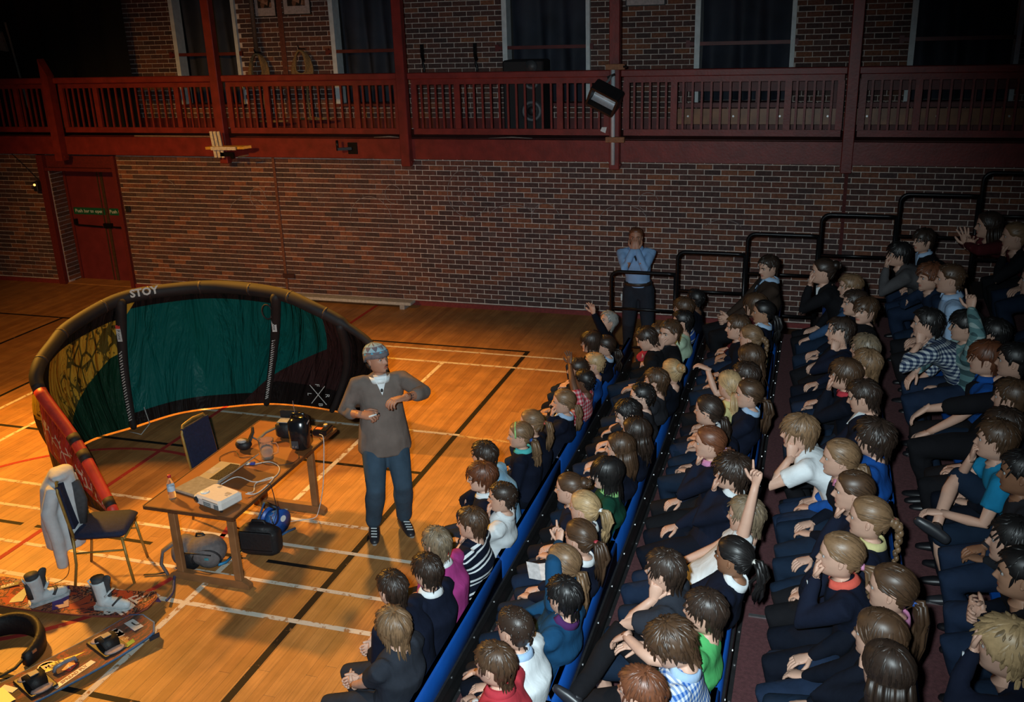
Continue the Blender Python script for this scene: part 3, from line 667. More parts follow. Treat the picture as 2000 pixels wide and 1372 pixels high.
part('blue_trim', MB().tube([(.20,-.10,.06),(.24,-.04,.05),(.25,.04,.05)], .012, 6), plain('trim_blue', (.02,.22,.45), .5), bk, True)
part('zip', MB().tube([(-.06,-.15,.19),(.06,-.172,.20),(.17,-.14,.17)], .006, 5), BLACK, bk, True)
bb = thing('laptop_bag', 'black padded laptop bag standing under the middle of the table', 'bag', (-4.30,6.22,0), 6)
link('bag_body', blob(MB().cbox((0,0,.14), (.36,.17,.26), .04).ell((0,0,.27), (.14,.07,.03)), 'bag_body', NYL, .014, 4), bb)
part('front_flap', MB().cbox((0,-.086,.17), (.30,.02,.17), .008), NYL, bb); part('carry_handle', MB().tube([(-.07,0,.28),(-.05,0,.32),(.05,0,.32),(.07,0,.28)], .012, 6), NYL, bb, True)
part('blue_tab', MB().box((-.19,-.06,.05), (.06,.02,.02)), plain('trim_blue', (.02,.22,.45), .5), bb)
rl = thing('cable_reel', 'blue cable reel with a bent tube stand behind the black laptop bag', 'reel', (-4.36,6.57,0), 70)
BLU = plain('reel_blue', (.015,.09,.40), .4)
for y in (-.06, .06): part('flange', MB().tube([(0,y-.008,.13),(0,y+.008,.13)], .115, 20), BLU, rl, True)
part('drum', MB().tube([(0,-.055,.13),(0,.055,.13)], .085, 16), plain('coiled_lead', (.02,.14,.42), .5, bump=.5, bscale=60), rl, True)
part('stand', MB().tube([(.13,-.09,.012),(.03,-.09,.02),(-.10,-.09,.012),(-.12,-.09,.15),(-.03,-.09,.285),(-.03,.09,.285),(-.12,.09,.15),(-.10,.09,.012),(.13,.09,.012)], .011, 8), plain('reel_tube', (.06,.16,.35), .35, .3), rl, True)
part('grip', MB().tube([(-.03,-.06,.285),(-.03,.06,.285)], .018, 8), BLACK, rl, True); part('hub_label', MB().tube([(.03,-.0695,.15),(.03,-.071,.15)], .03, 12), WHITE, rl)
# ================================================================ CHAIRS
GOLD = plain('antique_gold', (.36,.22,.05), .45, .25, var=.2)
NAVYF = plain('navy_upholstery', (.010,.016,.05), .85, var=.3, scale=40, bump=.3, bscale=120)
def banquet_chair(loc, rz, lab):
    t = thing('banquet_chair', lab, 'chair', loc, rz, 'banquet chairs')
    part('seat', MB().cbox((.0,0,.445), (.42,.40,.07), .03), NAVYF, t, True)
    part('backrest', MB().box((-.222,0,.70), (.035,.34,.38), rot=Matrix.Rotation(R(-8),3,'Y')), NAVYF, t)
    for s in (-1, 1):
        part('leg', MB().tube([(.17,s*.17,.41),(.19,s*.185,.2),(.215,s*.20,.0)], .012, 8), GOLD, t, True)
        part('leg', MB().tube([(-.20,s*.185,.45),(-.215,s*.19,.2),(-.255,s*.20,.0)], .012, 8), GOLD, t, True)
        part('side_rail', MB().tube([(.18,s*.178,.30),(-.205,s*.187,.30)], .008, 6), GOLD, t, True)
    part('back_frame', MB().tube([(-.19,-.185,.42),(-.22,-.185,.62),(-.25,-.18,.84),(-.262,-.14,.91),(-.266,0,.925),(-.262,.14,.91),(-.25,.18,.84),(-.22,.185,.62),(-.19,.185,.42)], .012, 8), GOLD, t, True)
    part('seat_frame', MB().tube([(.19,-.18,.40),(.19,.18,.40)], .010, 6), GOLD, t, True)
    return t
banquet_chair((-5.36,5.66,0), 22, 'navy banquet chair with a pale jacket hung over its back')
banquet_chair((-4.98,6.78,0), -4, 'navy banquet chair pushed in at the far side of the table')
jk = thing('jacket', 'pale grey padded jacket hanging over the back of a navy chair', 'jacket', (-5.62,5.56,0), 22)
JK = plain('jacket_grey', (.58,.61,.63), .75, var=.12, scale=14, bump=.5, bscale=14)
mb = MB()
mb.tube([(.02,0,.95),(-.03,0,.80),(-.05,-.02,.5),(-.05,-.03,.30)], [.075,.12,.135,.125], 12, flat=1.25)
mb.tube([(-.02,-.12,.86),(-.08,-.17,.66),(-.05,-.17,.42),(-.06,-.15,.16)], [.06,.062,.055,.045], 10)
mb.tube([(.02,.10,.86),(.03,.16,.66),(.0,.14,.35)], [.06,.06,.05], 10)
mb.ell((0.01,0,.93), (.09,.14,.05))
link('jacket_shell', blob(mb, 'jacket_shell', JK, .014, 3), jk)
part('lining', MB().tube([(.09,-.02,.86),(.11,-.03,.7),(.09,-.04,.5)], [.06,.075,.06], 8, flat=.5, hint=(0,1,0)), plain('jacket_lining', (.055,.055,.06), .85), jk, True)
part('zip', MB().tube([(.05,-.15,.85),(.05,-.17,.6),(.05,-.15,.25)], .006, 5), BLACK, jk, True)
# ================================================================ BOARDS, BOOTS, HARNESS
def board(nm, lab, loc, rz, L, W, rim, deckmat, z0=.03):
    t = thing(nm, lab, 'board', loc, rz)
    n_ = 25; top = []; rs = []
    for k in range(n_):
        x = -L/2+L*k/(n_-1); e = abs(x)/(L/2)
        hw = W/2*(1-.10*e*e)*(1 if e < .86 else math.sqrt(max(0, 1-((e-.86)/.14)**2))*.55+.45 if e < 1 else .45)
        zc = z0+.05*e**3
        rs.append([(x, -hw, zc), (x, -hw*.5, zc-.004), (x, hw*.5, zc-.004), (x, hw, zc), (x, hw, zc+.012), (x, hw*.5, zc+.010), (x, -hw*.5, zc+.010), (x, -hw, zc+.012)])
    part('board_body', MB().rings(rs), rim, t)
    dk_ = MB(); dk_.rings([[(r[4][0]*.985, r[4][1]*.96, r[4][2]+.0012), (r[5][0]*.985, r[5][1], r[5][2]+.0012), (r[6][0]*.985, r[6][1], r[6][2]+.0012), (r[7][0]*.985, r[7][1]*.96, r[7][2]+.0012)] for r in rs], False, closed=False)
    part('deck_graphic', dk_, deckmat, t)
    return t, (lambda x: z0+.05*(abs(x)/(L/2))**3+.012)
def deckmat(name, stops, sc):
    m, nt, b = nodes(name); tc = N(nt, 'TexCoord'); mp = N(nt, 'Mapping'); mp.inputs['Scale'].default_value = sc
    mp.inputs['Rotation'].default_value = (0, 0, .5)
    nt.links.new(tc.outputs['Object'], mp.inputs['Vector']); no = N(nt, 'TexNoise', i_Scale=1, i_Detail=8, i_Roughness=.7, i_Distortion=.6); nt.links.new(mp.outputs[0], no.inputs['Vector'])
    r = ramp(nt, no.outputs['Fac'], stops, 'CONSTANT'); nt.links.new(r.outputs[0], b.inputs['Base Color']); b.inputs['Roughness'].default_value = .65; b.inputs['Specular IOR Level'].default_value = .2
    return m
D1 = deckmat('wakeboard_print', [(0,(.12,.02,.02)),(.38,(.42,.07,.03)),(.455,(.05,.025,.03)),(.49,(.46,.14,.06)),(.53,(.03,.015,.015)),(.57,(.35,.27,.20)),(.60,(.42,.07,.03)),(.68,(.10,.20,.19))], (4, 3.4, 4))
b1, bz1 = board('wakeboard', 'red patterned board carrying a pair of white boots', (-5.42,5.17,0), 5.5, 1.52, .36, plain('board_rim', (.20,.05,.04), .6), D1)
part('purple_stripe', MB().box((-.05,0,.0455), (.12,.31,.0016), 35), plain('purple', (.09,.02,.20), .4), b1); part('purple_stripe', MB().box((-.26,-.05,.046), (.07,.20,.0016), 35), plain('purple', (.09,.02,.20), .4), b1)
part('teal_patch', MB().box((.42,-.06,.050), (.14,.06,.0016), 25), plain('teal_print', (.05,.22,.20), .4), b1); part('teal_patch', MB().box((-.40,-.02,.050), (.10,.2,.0016), 20), plain('teal_print2', (.16,.22,.20), .4), b1)
def deck_text(bd, s, size, x, y, z, rz, mt, boldness=.002):
    o = link('lettering', text_mesh(s, size, mt, .0006, boldness), bd, (x, y, z)); o.rotation_euler = (0, 0, R(rz)); return o
PRW = plain('print_cream', (.62,.55,.50), .5)
deck_text(b1, 'INEN', .15, .63, -.0, .0705, 62, PRW, .004); deck_text(b1, 'CRED', .12, .52, -.03, .063, 62, PRW, .004)
part('logo_plate', MB().box((-.57,.06,.067), (.16,.055,.002), 40), BLACK, b1); deck_text(b1, 'SLED', .045, -.57, .06, .0695, 40, PRW)
part('flower_mark', MB().box((.47,-.135,.0595), (.05,.018,.0015), 20).box((.47,-.135,.0595), (.018,.05,.0015), 20), PRW, b1)
part('fin', MB().prism([(-.06,0),(.06,0),(.03,.05),(-.02,.05)], -.006, .006, M=Matrix.Translation((.70,.10,.03))@Matrix.Rotation(R(90),4,'X')), plain('fin_purple', (.10,.05,.14), .4), b1)
BW_ = plain('boot_white', (.62,.68,.70), .5, var=.12, scale=20, bump=.2, bscale=40); BG = plain('boot_grey', (.045,.05,.055), .7)
def boot(loc, rz, lab):
    t = thing('boot', lab, 'boot', loc, rz, 'white boots'); t.scale = (.86, .86, .80); mb = MB()
    mb.tube([(-.075,0,.06),(0,0,.065),(.09,0,.06),(.165,0,.05)], [.05,.055,.052,.042], 12, flat=1.0, round_ends=True)
    mb.tube([(-.045,0,.05),(-.05,0,.14),(-.055,0,.22),(-.065,0,.29)], [.06,.062,.066,.07], 12)
    link('shell', blob(mb, 'shell', BW_, .009, 3), t)
    sole = [(-.135,-.035),(-.12,-.055),(0,-.058),(.12,-.062),(.20,-.045),(.222,0),(.20,.045),(.12,.062),(0,.058),(-.12,.055),(-.135,.035)]
    part('sole', MB().prism(sole, 0, .028), plain('sole_white', (.5,.54,.55), .6), t)
    part('collar', MB().tube([(-.065,0,.27),(-.068,0,.33)], [.058,.062], 12), BG, t, True)
    part('heel_panel', MB().tube([(-.098,0,.08),(-.104,0,.26)], .042, 8, flat=.9), BG, t, True)
    part('tongue', MB().tube([(.0,0,.16),(-.005,0,.27),(.03,0,.33)], [.045,.05,.035], 8, flat=.4, hint=(0,1,0), round_ends=True), BG, t, True)
    part('pull_loop', MB().tube([(-.13,-.025,.26),(-.145,-.03,.30),(-.145,.03,.30),(-.13,.025,.26)], .009, 6), BW_, t, True)
    for z, x in ((.10,.05), (.19,-.01)): part('strap', MB().tube([(x+.02,-.062,z-.03),(x+.055,-.03,z+.01),(x+.055,.03,z+.01),(x+.02,.062,z-.03)], .017, 6, flat=.35), BG if z < .15 else BW_, t, True)
    return t
boot((-5.56,5.10,.046), 55, 'white boot standing on the left half of the red patterned board')
boot((-4.98,5.14,.058), 8, 'white boot standing on the right half of the red patterned board')
D2 = deckmat('kiteboard_print', [(0,(.07,.045,.035)),(.45,(.13,.065,.045)),(.54,(.34,.08,.04)),(.58,(.14,.075,.05)),(.64,(.09,.055,.04))], (4, 9, 5))
b2, bz2 = board('kiteboard', 'brown kiteboard covered in stickers with two foot pads, nearest the bottom left corner', (-4.83,4.40,0), 67, 1.42, .40, plain('board_rim_blue', (.03,.14,.34), .7), D2, .035)
PAD = plain('pad_pink', (.40,.31,.30), .8); 
for x, y in ((.37,-.01), (-.16,-.02)):
    f = part('foot_pad', MB().cbox((x,y,.058), (.19,.29,.018), .008), BLACK, b2)
    for q in (-.10, .10): part('pad_insole', MB().ell((x,y+q,.068), (.078,.048,.008), 14, 6), PAD, f, True)
    rs = []
    for k in range(11):
        a_ = math.pi*k/10; yy, zz = .085*math.cos(a_), .075*math.sin(a_); w2 = .052+.012*math.sin(a_)
        rs.append([(x-w2, y+yy, .062+zz), (x+w2, y+yy, .062+zz), (x+w2, y+yy*.86, .058+zz*.86), (x-w2, y+yy*.86, .058+zz*.86)])
    part('foot_strap', MB().rings(rs), NYL, f, True)
    part('strap_tab', MB().box((x,y,.141), (.06,.05,.006)), plain('tab_grey', (.20,.19,.19), .5), f)
part('grab_handle', MB().tube([(.14,-.0,.055),(.13,.0,.085),(.06,.0,.092),(-.01,0,.085),(-.02,0,.055)], .015, 8), plain('handle_grey', (.22,.25,.30), .3), b2, True)
def sticker(x, y, w_, h_, rz, col, txt=None, tcol=None, ts=.05, rnd=0):
    z = bz2(x)+.0012; mb = MB()
    if rnd: mb.lathe([(w_/2, z), (w_/2, z+.0012)], (x, y, 0), 24)
    else: mb.box((x, y, z+.0006), (w_, h_, .0012), rz)
    o = part('sticker', mb, plain('sticker', col, .4, var=.05), b2)
    if txt: deck_text(b2, txt, ts, x, y, z+.0022, rz, plain('sticker_ink', tcol, .5, var=.05), .001)
    return o
RW = (.45,.05,.04)
sticker(.49, .06, .13, 0, 0, (.58,.50,.46), None, None, 0, 1); sticker(.49, .06, .11, 0, 0, RW, 'M', (.6,.52,.48), .08, 1)
sticker(.63, .03, .13, .15, 0, (.62,.60,.58), 'U', (.05,.04,.04), .10); sticker(.585, -.0, .04, .04, 0, (.06,.08,.35)); sticker(.47, -.05, .05, .11, -10, (.30,.12,.05), 'MOB', (.62,.40,.2), .04)
sticker(.50, -.125, .13, .045, 12, (.10,.30,.04))
z = bz2(.1)+.0012
o = part('sticker', MB().prism([(.24,.06),(-.05,.15),(-.05,.05)], z, z+.0012), plain('sticker', (.62,.42,.03), .4, var=.05), b2, label='yellow triangular sticker')
deck_text(b2, 'SHQ', .06, .04, .085, z+.002, 15, BLACK)
sticker(.06, -.125, .32, .05, 12, (.60,.56,.53), 'SPREAD FLY', (.25,.07,.05), .04)
sticker(-.02, .11, .13, 0, 0, (.55,.48,.45), None, None, 0, 1); sticker(-.02, .11, .11, 0, 0, RW, 'M', (.6,.5,.46), .07, 1)
sticker(.08, -.02, .09, .07, 30, RW, 'K', (.6,.55,.5), .06)
sticker(-.30, .08, .05, .12, 20, (.03,.16,.42)); sticker(-.42, .02, .2, .2, 0, (.40,.42,.22)); sticker(-.52, .05, .14, .10, 0, (.6,.6,.58), 'O', (.03,.10,.35), .10)
for x in (-.66, .66):
    for y in (-.14, .14): part('fin', MB().box((x,y,.02), (.08,.008,.035)), plain('fin_dark', (.03,.03,.04), .4), b2)
hn = thing('harness', 'black padded waist harness with a blue pad lying on the floor at lower left', 'harness', (-5.42,4.48,0))
rs = []
for k in range(22):
    a = R(-10+k*9.2); r = .285; h = .18*(.6+.4*math.sin(math.pi*k/21))
    c, s = math.cos(a), math.sin(a)
    rs.append([(c*(r-.03), s*(r-.03), .01), (c*(r+.03), s*(r+.03), .01), (c*(r+.035), s*(r+.035), h*.6), (c*(r+.015), s*(r+.015), h), (c*(r-.015), s*(r-.015), h), (c*(r-.035), s*(r-.035), h*.6)])
part('waist_band', MB().rings(rs), NYL, hn, True)
part('webbing', MB().tube([(.28,-.03,.08),(.26,-.12,.04),(.20,-.20,.02),(.10,-.26,.015),(.02,-.22,.02)], .016, 8, flat=.5), NYL, hn, True)
part('buckle', MB().box((.30,.02,.09), (.03,.04,.03)), STEEL, hn); part('hip_pad', MB().ell((.02,-.17,.06), (.09,.07,.06), 12, 8), plain('pad_blue', (.01,.09,.22), .5), hn, True)
lead = cable('kite_leash', [(-4.63,5.36,.04),(-4.68,5.5,.012),(-4.78,5.66,.012),(-4.86,5.8,.03)], plain('leash_blue', (.06,.07,.16), .6), 'dark leash running from the backpack to the tip of the red board', .012); lead['category'] = 'leash'
cable('board_leash', [(-5.62,5.46,.35),(-5.60,5.42,.1),(-5.72,5.33,.02),(-5.95,5.2,.01)], CK, 'thin black line trailing from the jacket hem past the red board', .003)
# ================================================================ THINGS ON THE WALL AND BALCONY
pl = thing('low_bench', 'long low white bench lying along the foot of the brick wall', 'bench', (-6.9,13.25,0))
part('bench_top', MB().cbox((0,0,.09), (2.1,.20,.05), .01), plain('bench_white', (.50,.47,.42), .6), pl)
for x in (-.9, .9): part('bench_foot', MB().box((x,0,.033), (.08,.18,.064)), plain('bench_white2', (.38,.35,.32), .6), pl)
wl = thing('wall_lamp', 'small black lantern with a lit orange bulb beside the door frame', 'lamp', (-12.72,13.36,1.74))
part('lamp_body', MB().cbox((0,0,0), (.09,.12,.17), .012), BLACK, wl)
EM, nt, b_ = nodes('glowing_bulb'); b_.inputs['Emission Color'].default_value = (1,.42,.10,1); b_.inputs['Emission Strength'].default_value = 3; b_.inputs['Base Color'].default_value = (.1,.04,.01,1)
part('bulb', MB().ell((.0,-.062,.03), (.025,.012,.02), 10, 6), EM, wl, True); part('bracket', MB().bar((0,.06,0), (0,.1,0), .03), BLACK, wl)
cable('lamp_wire', [(-12.72,13.40,1.84),(-12.95,13.42,2.05),(-13.2,13.42,2.28)], CK, 'thin black wire rising from the small lantern', .006)
tag(link('wall_box', MB().cbox((0,0,0), (.08,.04,.10), .006).mesh('wall_box', BLACK), None, (-11.0,13.43,1.38)), 'small black box on the brick wall right of the red door', 'box')
tag(link('air_brick', MB().box((0,0,0), (.21,.02,.075)).box((0,-.008,0), (.18,.02,.05)).mesh('air_brick', plain('grate', (.05,.014,.012), .7)), None, (-8.09,13.435,.36)), 'dark red air vent low in the brick wall', 'vent')
struct('trim_3', MB().box((-8.15,YW-.012,1.2), (.045,.012,2.15)), plain('expansion_joint', (.16,.06,.035), .9))
struct('trim_4', MB().box((.36,YW-.012,1.2), (.045,.012,2.15)), plain('expansion_joint2', (.10,.022,.02), .9))
struct('trim_5', MB().box((-8.42,YU-.014,4.0), (.09,.012,2.4)), plain('expansion_joint3', (.16,.05,.03), .9))
fb_ = thing('floodlight', 'black floodlight with a mirror reflector clamped to a silver pole', 'floodlight', (-2.77,12.98,3.18))
M_ = Matrix.Rotation(R(27),3,'Y')@Matrix.Rotation(R(28),3,'X')
mb = MB(); X, Z_ = .19, .13
for (c, d) in (((0,.12,0),(.38,.02,.26)), ((-X,0,0),(.03,.24,.26)), ((X,0,0),(.03,.24,.26)), ((0,0,Z_),(.38,.24,.03)), ((0,0,-Z_),(.38,.24,.03))):
    mb.box(tuple(np.array(M_)@np.array(c)), d, rot=M_)
part('housing', mb, BLACK, fb_)
rs = []
for k in range(9):
    a = math.pi*k/8; yy, zz = -.02+.11*math.sin(a), -.105*math.cos(a)
    rs.append([tuple(np.array(M_)@np.array((x, yy, zz))) for x in (-.17, .17)])
part('reflector', MB().rings(rs, False, closed=False), plain('mirror_metal', (.62,.68,.74), .45, .5, var=.1), fb_, True)
part('lamp_tube', MB().tube([tuple(np.array(M_)@np.array((x, .0, .0))) for x in (-.15,.15)], .012, 8), plain('lamp_glass', (.7,.8,.85), .2), fb_, True)
part('yoke', MB().bar((0,.05,.18), (.08,.07,.28), .03).bar((.02,.08,.26), (.12,.06,.30), .03), BLACK, fb_)
po = thing('lamp_pole', 'silver steel pole strapped to a balcony post by two wooden blocks', 'pole', (-2.69,13.13,0))
part('tube', MB().tube([(0,0,2.28),(0,0,3.60)], .027, 12), plain('pole_silver', (.62,.68,.72), .5, .1, var=.1), po, True)
for z in (2.62, 3.57): part('wooden_block', MB().cbox((.03,0,z), (.26,.06,.075), .006), plain('raw_wood', (.30,.13,.06), .7), po)
part('bolt', MB().tube([(.14,-.02,3.57),(.19,-.02,3.57)], .018, 8), BLACKM, po)
br = thing('wall_bracket', 'yellow and white folding bracket fixed at the foot of a balcony post', 'bracket', (-8.78,13.05,2.46))
YW_ = plain('bracket_yellow', (.75,.42,.06), .5); CWH = plain('bracket_cream', (.72,.66,.50), .5)
part('arm', MB().prism([(-.28,-.02),(.36,.02),(.46,.10),(-.22,.06)], -.02, .02, M=Matrix.Rotation(R(8),4,'X')), YW_, br)
part('label_strip', MB().box((.05,-.035,.0), (.42,.02,.05), 4), CWH, br)
for k in range(3): part('slat', MB().box((-.16+k*.065,.03,.05), (.045,.02,.40), rot=Matrix.Rotation(R(-5),3,'Y')), CWH, br)
part('clamp', MB().box((.05,.05,-.10), (.22,.06,.06)).box((.16,.02,-.12), (.05,.05,.08)), BLACKM, br); part('lever', MB().bar((.28,.0,-.13), (.46,-.02,-.10), .03, .02), STEEL, br)
br2 = thing('rope_bracket', 'black steel bracket with an upright peg on the red fascia', 'bracket', (-6.76,13.33,2.44))
part('back_plate', MB().box((.06,.0,0), (.15,.02,.17)), BLACKM, br2); part('arm', MB().bar((.05,-.02,0), (-.13,-.12,.0), .04), BLACKM, br2); part('peg', MB().tube([(-.13,-.12,-.02),(-.13,-.12,.13)], .02, 8), BLACKM, br2, True)
tag(link('timber_batten', MB().cbox((0,0,0), (1.45,.03,.025), .004).mesh('timber_batten', plain('batten', (.22,.13,.10), .7)), None, (-9.88,13.385,2.593)), 'thin pale batten lying on the ledge above the fascia', 'batten')
tag(link('paper_scrap', MB().prism([(-.04,-.02),(.03,-.05),(.05,.03),(-.02,.03)], 0, .002, M=Matrix.Translation((-2.87,13.345,2.73))@Matrix.Rotation(R(90),4,'X')).mesh('paper_scrap', WHITE)), 'small white paper scrap on the balcony rail left of the floodlight pole', 'paper')
tag(link('cloth_rag', MB().tube([(-6.35,13.37,2.6),(-6.1,13.36,2.612),(-5.95,13.37,2.602)], [.012,.02,.008], 6, flat=.5).tube([(-4.55,13.37,2.60),(-4.2,13.36,2.615),(-3.9,13.37,2.6)], [.006,.016,.006], 6, flat=.5).mesh('cloth_rag', plain('rag', (.28,.25,.22), .9), True)), 'pale crumpled cable ties lying on the ledge above the fascia', 'cable')
ROPE = plain('manila_rope', (.30,.19,.08), .85, var=.4, scale=60, bump=.6, bscale=120)
def coil(cx, zt, lab):
    t = thing('climbing_rope', lab, 'rope', (cx, 14.44, zt), group='coiled climbing ropes')
    for k in range(6):
        a = .10+.016*k; d = .36+.03*k
        part('loop', MB().tube([(a*math.sin(q)*(1-.3*math.cos(q)), .015*math.sin(3*q+k)+.02*(k-3)*.5, -d*(1-math.cos(q))/2) for q in np.linspace(0, 2*math.pi, 22)], .019, 6, loop=True), ROPE, t, True)
    part('rope_tail', MB().tube([(.08,0,-.4),(.06,-.02,-.75),(.12,-.08,-1.03),(.35,-.12,-1.06),(.5,-.1,-1.05),(.3,-.2,-1.05),(-.05,-.15,-1.05)], .019, 6), ROPE, t, True)
    part('hook', MB().tube([(0,.145,.02),(0,-.04,.03),(0,-.06,.08)], .012, 6), BLACKM, t, True)
coil(-8.84, 3.78, 'coiled yellow rope hanging on the wall below the tall pipe'); coil(-8.04, 3.82, 'coiled yellow rope hanging on the wall left of a white window reveal')
pp = tag(link('wall_pipe', MB().tube([(-8.87,14.5,3.75),(-8.87,14.5,5.3)], .035, 10).mesh('wall_pipe', plain('pipe_tan', (.22,.12,.07), .6), True)), 'tan pipe running up the brick pier above a rope coil', 'pipe')
for (x, z0, ht, lab) in ((-8.66, 4.36, .4, 'framed group photograph beside the tan pipe'), (-8.09, 4.375, .4, 'framed group photograph left of the curtained window'), (-2.52, 4.335, .4, 'framed picture high on the brick pier right of the floodlight')):
    wd = .46 if x > -8.5 and x < -5 else (.36 if x < -5 else .54)
    f = thing('picture_frame', lab, 'picture', (x, 14.565, z0), group='framed photographs')
    part('frame', MB().box((0,0,.3), (wd+.03,.02,.63)), BLACK, f); part('mount', MB().box((0,-.012,.3), (wd,.006,.60)), plain('mount_board', (.50,.42,.40), .6), f)
    m, nt, b = nodes('group_photo'); tc = N(nt, 'TexCoord'); vo = N(nt, 'TexVoronoi', i_Scale=17); nt.links.new(tc.outputs['Object'], vo.inputs['Vector'])
    sp_ = N(nt, 'SeparateXYZ'); nt.links.new(vo.outputs['Color'], sp_.inputs[0]); r = ramp(nt, sp_.outputs[0], [(0,(.02,.015,.012)),(.4,(.22,.10,.06)),(.6,(.05,.04,.08)),(.8,(.4,.22,.14))], 'CONSTANT'); nt.links.new(r.outputs[0], b.inputs['Base Color'])
    part('photograph', MB().box((.0,-.016,.34), (wd*.68,.004,.44)), m, f)
for x, lab in ((-5.97, 'black wall hook with chain nearer the tall balcony post'), (-5.10, 'black wall hook with chain nearer the window above the loudspeaker')):
    h = thing('wall_hook', lab, 'hook', (x, 14.56, 3.5), group='black wall hooks')
    part('hook_plate', MB().box((-.02,0,.27), (.05,.04,.20)).bar((-.02,-.02,.2), (.02,-.06,.12), .04), BLACKM, h)
    part('chain', MB().tube([(.02,-.05,.16),(.0,-.05,.08),(.02,-.05,.0),(0,-.05,-.2)], .02, 6), BLACKM, h, True)
ls = thing('loudspeaker', 'tall black loudspeaker standing on the balcony behind the balusters', 'loudspeaker', (-4.22,14.25,2.59))
part('cabinet', MB().cbox((0,0,.52), (.62,.40,1.04), .02), plain('speaker_black', (.010,.010,.012), .7), ls)
for z, r in ((.32,.17), (.74,.12)):
    c = part('cone', MB().tube([(.13,-.202,z),(.13,-.215,z)], r, 24).tube([(.13,-.212,z),(.13,-.218,z)], r*.72, 20), plain('cone_grey', (.05,.055,.06), .5), ls, True)
    part('dust_cap', MB().ell((.13,-.217,z), (r*.4,.03,r*.4), 14, 8), BLACK, c, True); part('rubber_ring', MB().tube([(.13+r*.75*math.cos(a),-.218,z+r*.75*math.sin(a)) for a in np.linspace(0,2*math.pi,24)], .022, 6, loop=True), plain('ring_grey', (.16,.17,.18), .5), c, True)
part('horn', MB().tube([(.13,-.2,.95),(.13,-.22,.95)], .09, 18), plain('horn_grey', (.06,.065,.07), .5), ls, True)
PLK = plain('orange_plank', (.30,.12,.045), .35, var=.35, scale=7)
for (x0, x1, lab) in ((-1.95,.22,'long varnished bench on the balcony left of the last post'), (.42,3.3,'dark varnished bench on the balcony at the right end')):
    t = thing('balcony_bench', lab, 'bench', ((x0+x1)/2,14.05,2.58), group='balcony benches'); L = x1-x0
    part('back_board', MB().box((0,.12,.66), (L,.03,.15)), DARKRED2, t); part('plank', MB().box((0,-.02,.255), (L,.05,.21)), PLK, t); part('lower_board', MB().box((0,.05,.40), (L,.03,.06)), DARKRED2, t)
    for k in range(3): part('upright', MB().box((-L/2+.08+k*(L-.16)/2,.09,.36), (.06,.05,.72)), DARKRED2, t)
    for k in range(4): part('bolt', MB().tube([(-L/2+.15+k*(L-.3)/3,-.044,.26),(-L/2+.15+k*(L-.3)/3,-.052,.26)], .014, 8), STEEL, t)
# ================================================================ RAKED SEATING
RX = [-1.980,-1.149,-.305,.562,1.40,2.23,3.06]; RH = .26; ZT = .64
Y0, Y1 = 2.3, 10.75
CARPET = plain('red_brown_carpet', (.11,.036,.040), .95, var=.3, scale=45, bump=.5, bscale=200)
SEATB = plain('blue_seat_vinyl', (.004,.075,.36), .5, var=.15, scale=6, bump=.1, bscale=60)
NOSE = plain('nosing_black', (.02,.02,.022), .5)
rown = ['front row', 'second row', 'third row', 'fourth row', 'fifth row', 'sixth row', 'top row']
for r in range(7):
    z = RH*r
    if r:
        x0 = RX[r-1]+.040; x1 = RX[r]+.034
        t = thing('seating_tier', 'red-brown carpeted tier under the %s of blue benches' % rown[r], 'tier', (x0, Y0, 0))
        part('carpet_deck', MB().box(((x1-x0)/2, (Y1-Y0)/2, z-.03), (x1-x0, Y1-Y0, .06)), CARPET, t)
        part('riser', MB().box((-.004, (Y1-Y0)/2, z-RH/2-.01), (.012, Y1-Y0, RH-.03)), BLACK, t)
        part('nosing', MB().box((.010, (Y1-Y0)/2, z+.003), (.022, Y1-Y0, .008)), NOSE, t)
        mb = MB()
        for k in range(int((Y1-Y0)/.32)): mb.lathe([(.008, z+.006), (.006, z+.012)], (.010, .15+k*.32, 0), 6)
        o = part('nosing_studs', mb, STEEL, t); o['kind'] = 'stuff'
        for y in (5.2-Y0,): part('joint_strip', MB().box(((x1-x0)/2+.0, y, z+.004), (x1-x0-.1, .025, .010)), STEEL, t)
        part('end_panel', MB().box(((x1-x0)/2, Y1-Y0-.01, z/2-.03), (x1-x0, .02, z-.06)), BLACK, t)
    t = thing('bench_row', 'blue padded bench on a black steel frame, %s' % rown[r], 'bench', (RX[r], Y0, z))
    nseg = 5; L = (Y1-Y0-.1)/nseg
    for k in range(nseg):
        yc = .05+L*(k+.5)
        part('seat_pad', MB().cbox((-.235, yc, .395), (.36, L-.006, .05), .012), SEATB, t)
        part('backrest', MB().cbox((.0, yc, .535), (.052, L-.006, .21), .02), SEATB, t, True)
        part('support_leg', MB().box((-.09, yc-L/2+.06, .19), (.05,.05,.37)).box((-.22, yc-L/2+.06, .36), (.32,.04,.03)), BLACKM, t)
        part('back_upright', MB().bar((-.05, yc-L/2+.06, .37), (.022, yc-L/2+.06, .46), .04, .03), BLACKM, t)
        part('back_upright', MB().bar((-.05, yc, .05), (.022, yc, .46), .04, .03), BLACKM, t)
    part('back_rail', MB().box((.031, (Y1-Y0)/2, .425), (.016, Y1-Y0-.1, .07)), NOSE, t)
    mb = MB()
    for k in range(int((Y1-Y0)/.42)): mb.tube([(.038, .2+k*.42, .43), (.043, .2+k*.42, .43)], .008, 6)
    o = part('rail_bolts', mb, STEEL, t); o['kind'] = 'stuff'
    if r < 6: part('shade_panel', MB().box((.028, (Y1-Y0)/2, .215), (.008, Y1-Y0-.1, .37)), BLACK, t)  # black sheet added to keep lit floor from showing below the backrest
    part('floor_rail', MB().box((.0, (Y1-Y0)/2, .03), (.05, Y1-Y0-.1, .05)), BLACKM, t)
